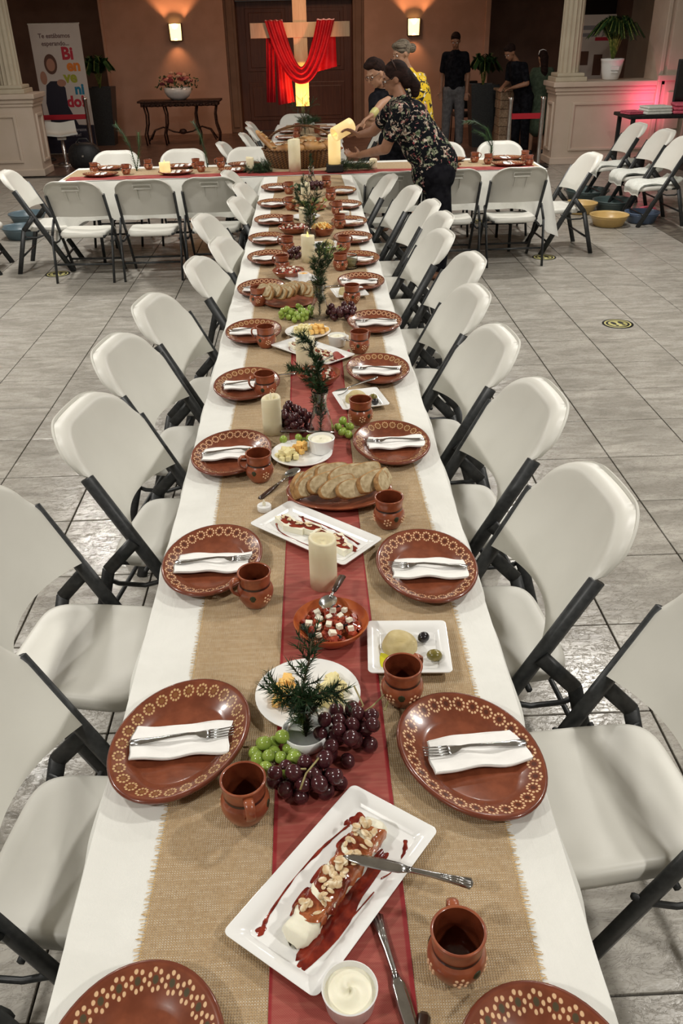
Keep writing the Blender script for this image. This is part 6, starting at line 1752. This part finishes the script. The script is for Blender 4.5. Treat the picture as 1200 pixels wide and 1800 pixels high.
eyes(p, M, P1, 1.02)
g = G()
g.caps(hips + V(.03, 0, .02), chest, .175, .160).caps(hips + V(0, 0, -.05), hips + V(.0, 0, .06), .178, .172).caps(chest, neck + V(.02, 0, -.05), .158, .075).caps(shN, shF, .075, .075)
g.caps(L1(.93, 7.30, 1.05), L1(.83, 7.34, 1.24), .165, .155)
for s_, e_ in ((shN, elN), (shF, elF)): g.caps(s_, s_.lerp(e_, .58), .076, .070)
solid(g, 'blouse', m_floral, P1, .011, 5)
g = G()
g.caps(hips + V(.03, -.06, -.06), hips + V(.03, .06, -.06), .150, .150)
for k in (-1, 1):
    hp = hips + V(.02, k * .085, -.06); kn = L1(1.10, 7.30 + k * .10, .48); an = L1(1.085, 7.30 + k * .11, .12)
    limb(g, [hp, kn, an], [.115, .082, .062])
solid(g, 'trousers', m_blackcl, P1, .012, 4)
g = G()
s = 1.02
g.ell(p(0, -.022, .034), (.083 * s, .098 * s, .090 * s), 20, 14, R=M); g.ell(p(.0, -.075, -.02), (.070, .055, .085), 16, 10, R=M)
g.caps(p(0, -.095, .0), p(0, -.135, -.10), .045, .044); g.caps(p(0, -.135, -.10), p(0, -.12, -.15), .044, .034)
g.caps(p(.05, .03, .085), p(-.05, .03, .085), .022, .022)
solid(g, 'hair', m_hair, P1, .007, 3)
G().tube([p(-.076, -.03, .05), p(-.07, -.02, .10), p(0, -.015, .132), p(.07, -.02, .10), p(.076, -.03, .05)], .005, 6).build('hair_band', m_iron, P1)
g = G()
for sx in (-1, 1):
    g.tube([p(sx * .033 + .024 * math.cos(a), .094, .004 + .018 * math.sin(a)) for a in [2 * PI * k / 16 for k in range(17)]], .0022, 5)
    g.tube([p(sx * .057, .092, .008), p(sx * .076, .0, .012)], .002, 5)
g.tube([p(-.010, .096, .006), p(.010, .096, .006)], .002, 5)
g.build('glasses', m_choc, P1)
G().tube([wrN + V(.03, -.045, 0) + V(.0, .028 * math.cos(a), .028 * math.sin(a)) for a in [2 * PI * k / 14 for k in range(15)]], .005, 6).build('bracelet', m_black, P1)
pillar(0.245, 8.13, 0.056, 0.24, 'tall glowing candle steadied by the woman\'s lower hand', lit=True, z=.822)
HC = pillar(0.385, 7.86, 0.058, 0.19, 'glowing candle held tilted in the woman\'s upper hand', lit=True, z=1.165)
HC.rotation_euler = Vector((-.78, -.52, -.34)).to_track_quat('Z', 'Y').to_euler()
tag(G().box((0.245, 8.13, .788), (.15, .15, .064), bev=.01).build('dark_box', m_black), 'small dark box under the tall glowing candle', 'box')

# --- man with quiff, opposite side
P2 = thing('person', 'man with dark quiffed hair and glasses bending down, yellow band on his wrist', 'person', (0.86, 9.28, 0))
def L2(x, y, z): return V(x - .86, y - 9.28, z)
hips = L2(.93, 9.32, .92); chest = L2(.83, 9.18, 1.20); neck = L2(.75, 9.08, 1.38); hc = L2(.685, 9.02, 1.49)
shA = L2(.68, 9.05, 1.27); shB = L2(.93, 9.12, 1.30); elA = L2(.66, 8.92, 1.06); wrA = L2(.56, 8.74, 1.10); elB = L2(.72, 8.85, 1.24); wrB = L2(.62, 8.72, 1.16)
g = G()
g.caps(hips, chest, .13, .12).caps(chest, neck, .12, .055).caps(neck, hc, .05, .045).caps(shA, shB, .055, .055)
limb(g, [shA, elA, wrA], [.05, .04, .026]); limb(g, [shB, elB, wrB], [.05, .04, .026])
for k in (-1, 1): limb(g, [hips + V(k * .09, 0, 0), L2(.93 + k * .1, 9.30, .48), L2(.93 + k * .1, 9.34, .08)], [.09, .06, .04]); foot(g, L2(.93 + k * .1, 9.34, .08), (-.2, -1, 0))
p, M = head_to(g, hc, (-.75, -.5, -.42), (-.3, -.1, 1), 1.0)
hand(g, wrA, (-.75, -.4, -.3), (.1, -.2, -1), .7, .95, 1); hand(g, wrB, (-.8, -.4, -.4), (.1, -.2, -1), .7, .95, -1)
solid(g, 'body', m_skin[0], P2, .0075, 3)
eyes(p, M, P2)
g = G().caps(hips, chest, .155, .145).caps(chest, neck + V(0, .02, -.05), .14, .08).caps(shA, shB, .072, .072).caps(shA, shA.lerp(elA, .5), .07, .062).caps(shB, shB.lerp(elB, .5), .07, .062)
solid(g, 'shirt', m_blackcl, P2, .012, 4)
g = G().caps(hips + V(-.05, 0, -.04), hips + V(.05, 0, -.04), .14, .14)
for k in (-1, 1): limb(g, [hips + V(k * .09, 0, -.04), L2(.93 + k * .1, 9.30, .48), L2(.93 + k * .1, 9.34, .12)], [.11, .08, .06])
solid(g, 'trousers', m_blackcl, P2, .014, 4)
g = G().ell(p(0, -.026, .045), (.080, .092, .082), 18, 12, R=M).ell(p(0, .045, .105), (.062, .050, .036), 14, 9, R=M).ell(p(0, .0, .11), (.070, .07, .045), 14, 9, R=M)
solid(g, 'hair', m_hair, P2, .008, 3)
g = G()
for sx in (-1, 1):
    g.tube([p(sx * .033 + .024 * math.cos(a), .094, .004 + .018 * math.sin(a)) for a in [2 * PI * k / 16 for k in range(17)]], .0022, 5)
    g.tube([p(sx * .057, .092, .008), p(sx * .076, .0, .012)], .002, 5)
g.build('glasses', m_choc, P2)
G().caps(elB.lerp(wrB, .62), elB.lerp(wrB, .86), .037, .035).build('yellow_wristband', m_yel, P2)

# --- woman with hair bun and yellow print shirt
P3 = thing('person', 'woman with streaked hair in a bun and a yellow and black print shirt', 'person', (1.18, 10.02, 0))
def L3(x, y, z): return V(x - 1.14, y - 9.75, z)
hips = L3(1.20, 9.80, .93); chest = L3(1.14, 9.72, 1.27); neck = L3(1.03, 9.66, 1.50); hc = L3(.975, 9.62, 1.635)
shA = L3(.98, 9.60, 1.36); shB = L3(1.20, 9.86, 1.38); elA = L3(.90, 9.42, 1.12); wrA = L3(.76, 9.30, 1.02); elB = L3(1.22, 9.62, 1.12); wrB = L3(1.05, 9.42, 1.02)
g = G().caps(hips, chest, .13, .12).caps(chest, neck, .12, .05).caps(neck, hc, .047, .045).caps(shA, shB, .05, .05)
limb(g, [shA, elA, wrA], [.048, .04, .025]); limb(g, [shB, elB, wrB], [.048, .04, .025])
for k in (-1, 1): limb(g, [hips + V(k * .09, 0, 0), L3(1.2 + k * .1, 9.8, .48), L3(1.2 + k * .1, 9.82, .08)], [.09, .06, .04]); foot(g, L3(1.2 + k * .1, 9.82, .08), (-.4, -1, 0))
p, M = head_to(g, hc, (-.85, -.35, -.35), (-.3, -.1, 1), 1.0)
hand(g, wrA, (-.7, -.5, -.4), (0, 0, -1), .6, .92, 1); hand(g, wrB, (-.7, -.5, -.4), (0, 0, -1), .6, .92, -1)
solid(g, 'body', m_skin[0], P3, .0085, 3)
eyes(p, M, P3)
g = G().caps(hips, chest, .165, .155).caps(chest, neck + V(.02, 0, -.06), .15, .075).caps(shA, shB, .072, .072).caps(shA, shA.lerp(elA, .6), .07, .064).caps(shB, shB.lerp(elB, .6), .07, .064)
solid(g, 'shirt', m_yellow, P3, .012, 4)
g = G().caps(hips + V(-.05, 0, -.05), hips + V(.05, 0, -.05), .15, .15)
for k in (-1, 1): limb(g, [hips + V(k * .09, 0, -.04), L3(1.2 + k * .1, 9.8, .48), L3(1.2 + k * .1, 9.82, .12)], [.11, .08, .06])
solid(g, 'trousers', m_blackcl, P3, .014, 4)
g = G().ell(p(0, -.02, .04), (.084, .098, .088), 18, 12, R=M).ell(p(0, .035, .09), (.07, .045, .03), 12, 8, R=M).ell(p(0, -.125, .0), (.048, .048, .046), 14, 10, R=M)
solid(g, 'hair', m_hairgrey, P3, .008, 2)
G().lathe([(.030, -.012), (.038, 0), (.030, .012)], 18, Matrix.Translation(p(0, -.098, .012)) @ M.to_4x4() @ Matrix.Rotation(PI / 2, 4, 'X')).build('white_hair_tie', m_china, P3)

# --- simple standing figures in the vestibule
def standing(x, y, yaw, h, label, top, legs, hair, lean=0.0, headdown=.35, arms='down', skin=1, long_hair=False, dress=False, shoes=None):
    t = thing('person', label, 'person', (x, y, 0), rad(yaw))
    k = h / 1.75
    F = lambda a, b, c: V(a, b, c) * k
    ls = math.sin(lean); lc = math.cos(lean)
    B = lambda a, b, c: V(a, (c - .93) * ls + b, .93 + (c - .93) * lc) * k       # leaning upper body, faces +Y
    hips = F(0, 0, .95); chest = B(0, 0, 1.30); neck = B(0, .01, 1.50); hc = B(0, .04 + headdown * .06, 1.625)
    g = G().caps(hips, chest, .10 * k, .105 * k).caps(chest, neck, .105 * k, .052 * k).caps(neck, hc, .05 * k, .045 * k)
    sh = [B(s_ * .160, 0, 1.41) for s_ in (-1, 1)]; g.caps(sh[0], sh[1], .055 * k, .055 * k)
    arm = []
    for i, s_ in enumerate((-1, 1)):
        if arms == 'down': el = B(s_ * .215, -.03, 1.13); wr = F(s_ * .215, .04, .88)
        elif arms == 'pocket': el = B(s_ * .27, -.08, 1.14); wr = F(s_ * .17, .06, .93)
        else: el = B(s_ * .23, .08, 1.14); wr = B(s_ * .12, .30, 1.08)
        limb(g, [sh[i], el, wr], [.05 * k, .042 * k, .027 * k]); arm.append((sh[i], el, wr))
        hand(g, wr, wr - el, (0, 1, -.2) if arms == 'down' else (0, .2, -1), .5, .95 * k, s_)
    for s_ in (-1, 1):
        limb(g, [F(s_ * .085, 0, .90), F(s_ * .11, .02, .50), F(s_ * .12, 0, .08)], [.075 * k, .055 * k, .038 * k]); foot(g, F(s_ * .12, 0, .085), (s_ * .2, 1, 0))
    p, M = head_to(g, hc, (0, 1, -headdown), (0, headdown, 1), k)
    solid(g, 'body', m_skin[skin], t, .009, 3); eyes(p, M, t, k)
    g = G().caps(B(-.05, 0, .98), B(-.05, 0, 1.30), .115 * k, .125 * k).caps(B(.05, 0, .98), B(.05, 0, 1.30), .115 * k, .125 * k).caps(B(-.07, 0, .90), B(.07, 0, .90), .118 * k, .118 * k).caps(B(0, 0, .92), B(0, 0, 1.32), .13 * k, .14 * k).caps(chest, neck + V(0, 0, -.06), .15 * k, .08 * k).caps(sh[0], sh[1], .066 * k, .066 * k)
    for a, e, w in arm: g.caps(a, a.lerp(e, .75), .066 * k, .058 * k)
    if dress: g.caps(hips, F(0, 0, .50), .16 * k, .2 * k)
    solid(g, 'dress' if dress else 'shirt', top, t, .012, 4)
    if not dress:
        g = G().caps(F(-.055, 0, .90), F(.055, 0, .90), .128 * k, .128 * k).caps(F(0, 0, .84), F(0, 0, .92), .10 * k, .13 * k)
        for s_ in (-1, 1): limb(g, [F(s_ * .09, 0, .90), F(s_ * .11, .02, .50), F(s_ * .12, 0, .12)], [.105 * k, .08 * k, .066 * k])
        solid(g, 'trousers', legs, t, .012, 4)
    g = G().ell(p(0, -.022, .042), (.080 * k, .096 * k, .084 * k), 18, 12, R=M).ell(p(0, .03, .095), (.066 * k, .05 * k, .03 * k), 12, 8, R=M)
    if long_hair: g.caps(p(0, -.08, .0), p(0, -.10, -.22), .075 * k, .06 * k); g.caps(p(0, -.10, -.22), p(0, -.09, -.36), .07 * k, .05 * k)
    solid(g, 'hair', hair, t, .008, 3)
    g = G()
    for s_ in (-1, 1):
        g.caps(F(s_ * .12, -.03, .042), F(s_ * .15, .15, .035), .046 * k, .036 * k)
    g.build('shoes', shoes or m_china, t)
    return t, p, M
standing(2.50, 15.75, 165, 1.76, 'man in a black polo shirt and grey trousers standing by the back wall', m_blackcl, m_greycl, m_hair, 0.03, .5, 'down')
standing(3.42, 14.60, 120, 1.66, 'man in black bending over the stone pedestal', m_blackcl, m_blackcl, m_hair, 0.42, .7, 'front', shoes=m_black)
t_, p, M = standing(3.72, 14.75, 10, 1.50, 'woman with long dark hair and a green dress seen from behind beside the right column', m_greencl, m_greencl, m_hair, 0.0, .1, 'front', 0, True, True, m_black)
G().tube([p(-.078, -.0, .05), p(-.06, .0, .115), p(0, .0, .135), p(.06, .0, .115), p(.078, -.0, .05)], .006, 6).build('white_hair_band', m_china, t_)
# low warm light from the vestibule ceiling
area('vestibule_light', (0.5, 16.6, 3.3), 1.2, 38, (1.0, .66, .46))
area('vestibule_light', (-3.6, 16.2, 3.3), .8, 12, (1.0, .7, .5))
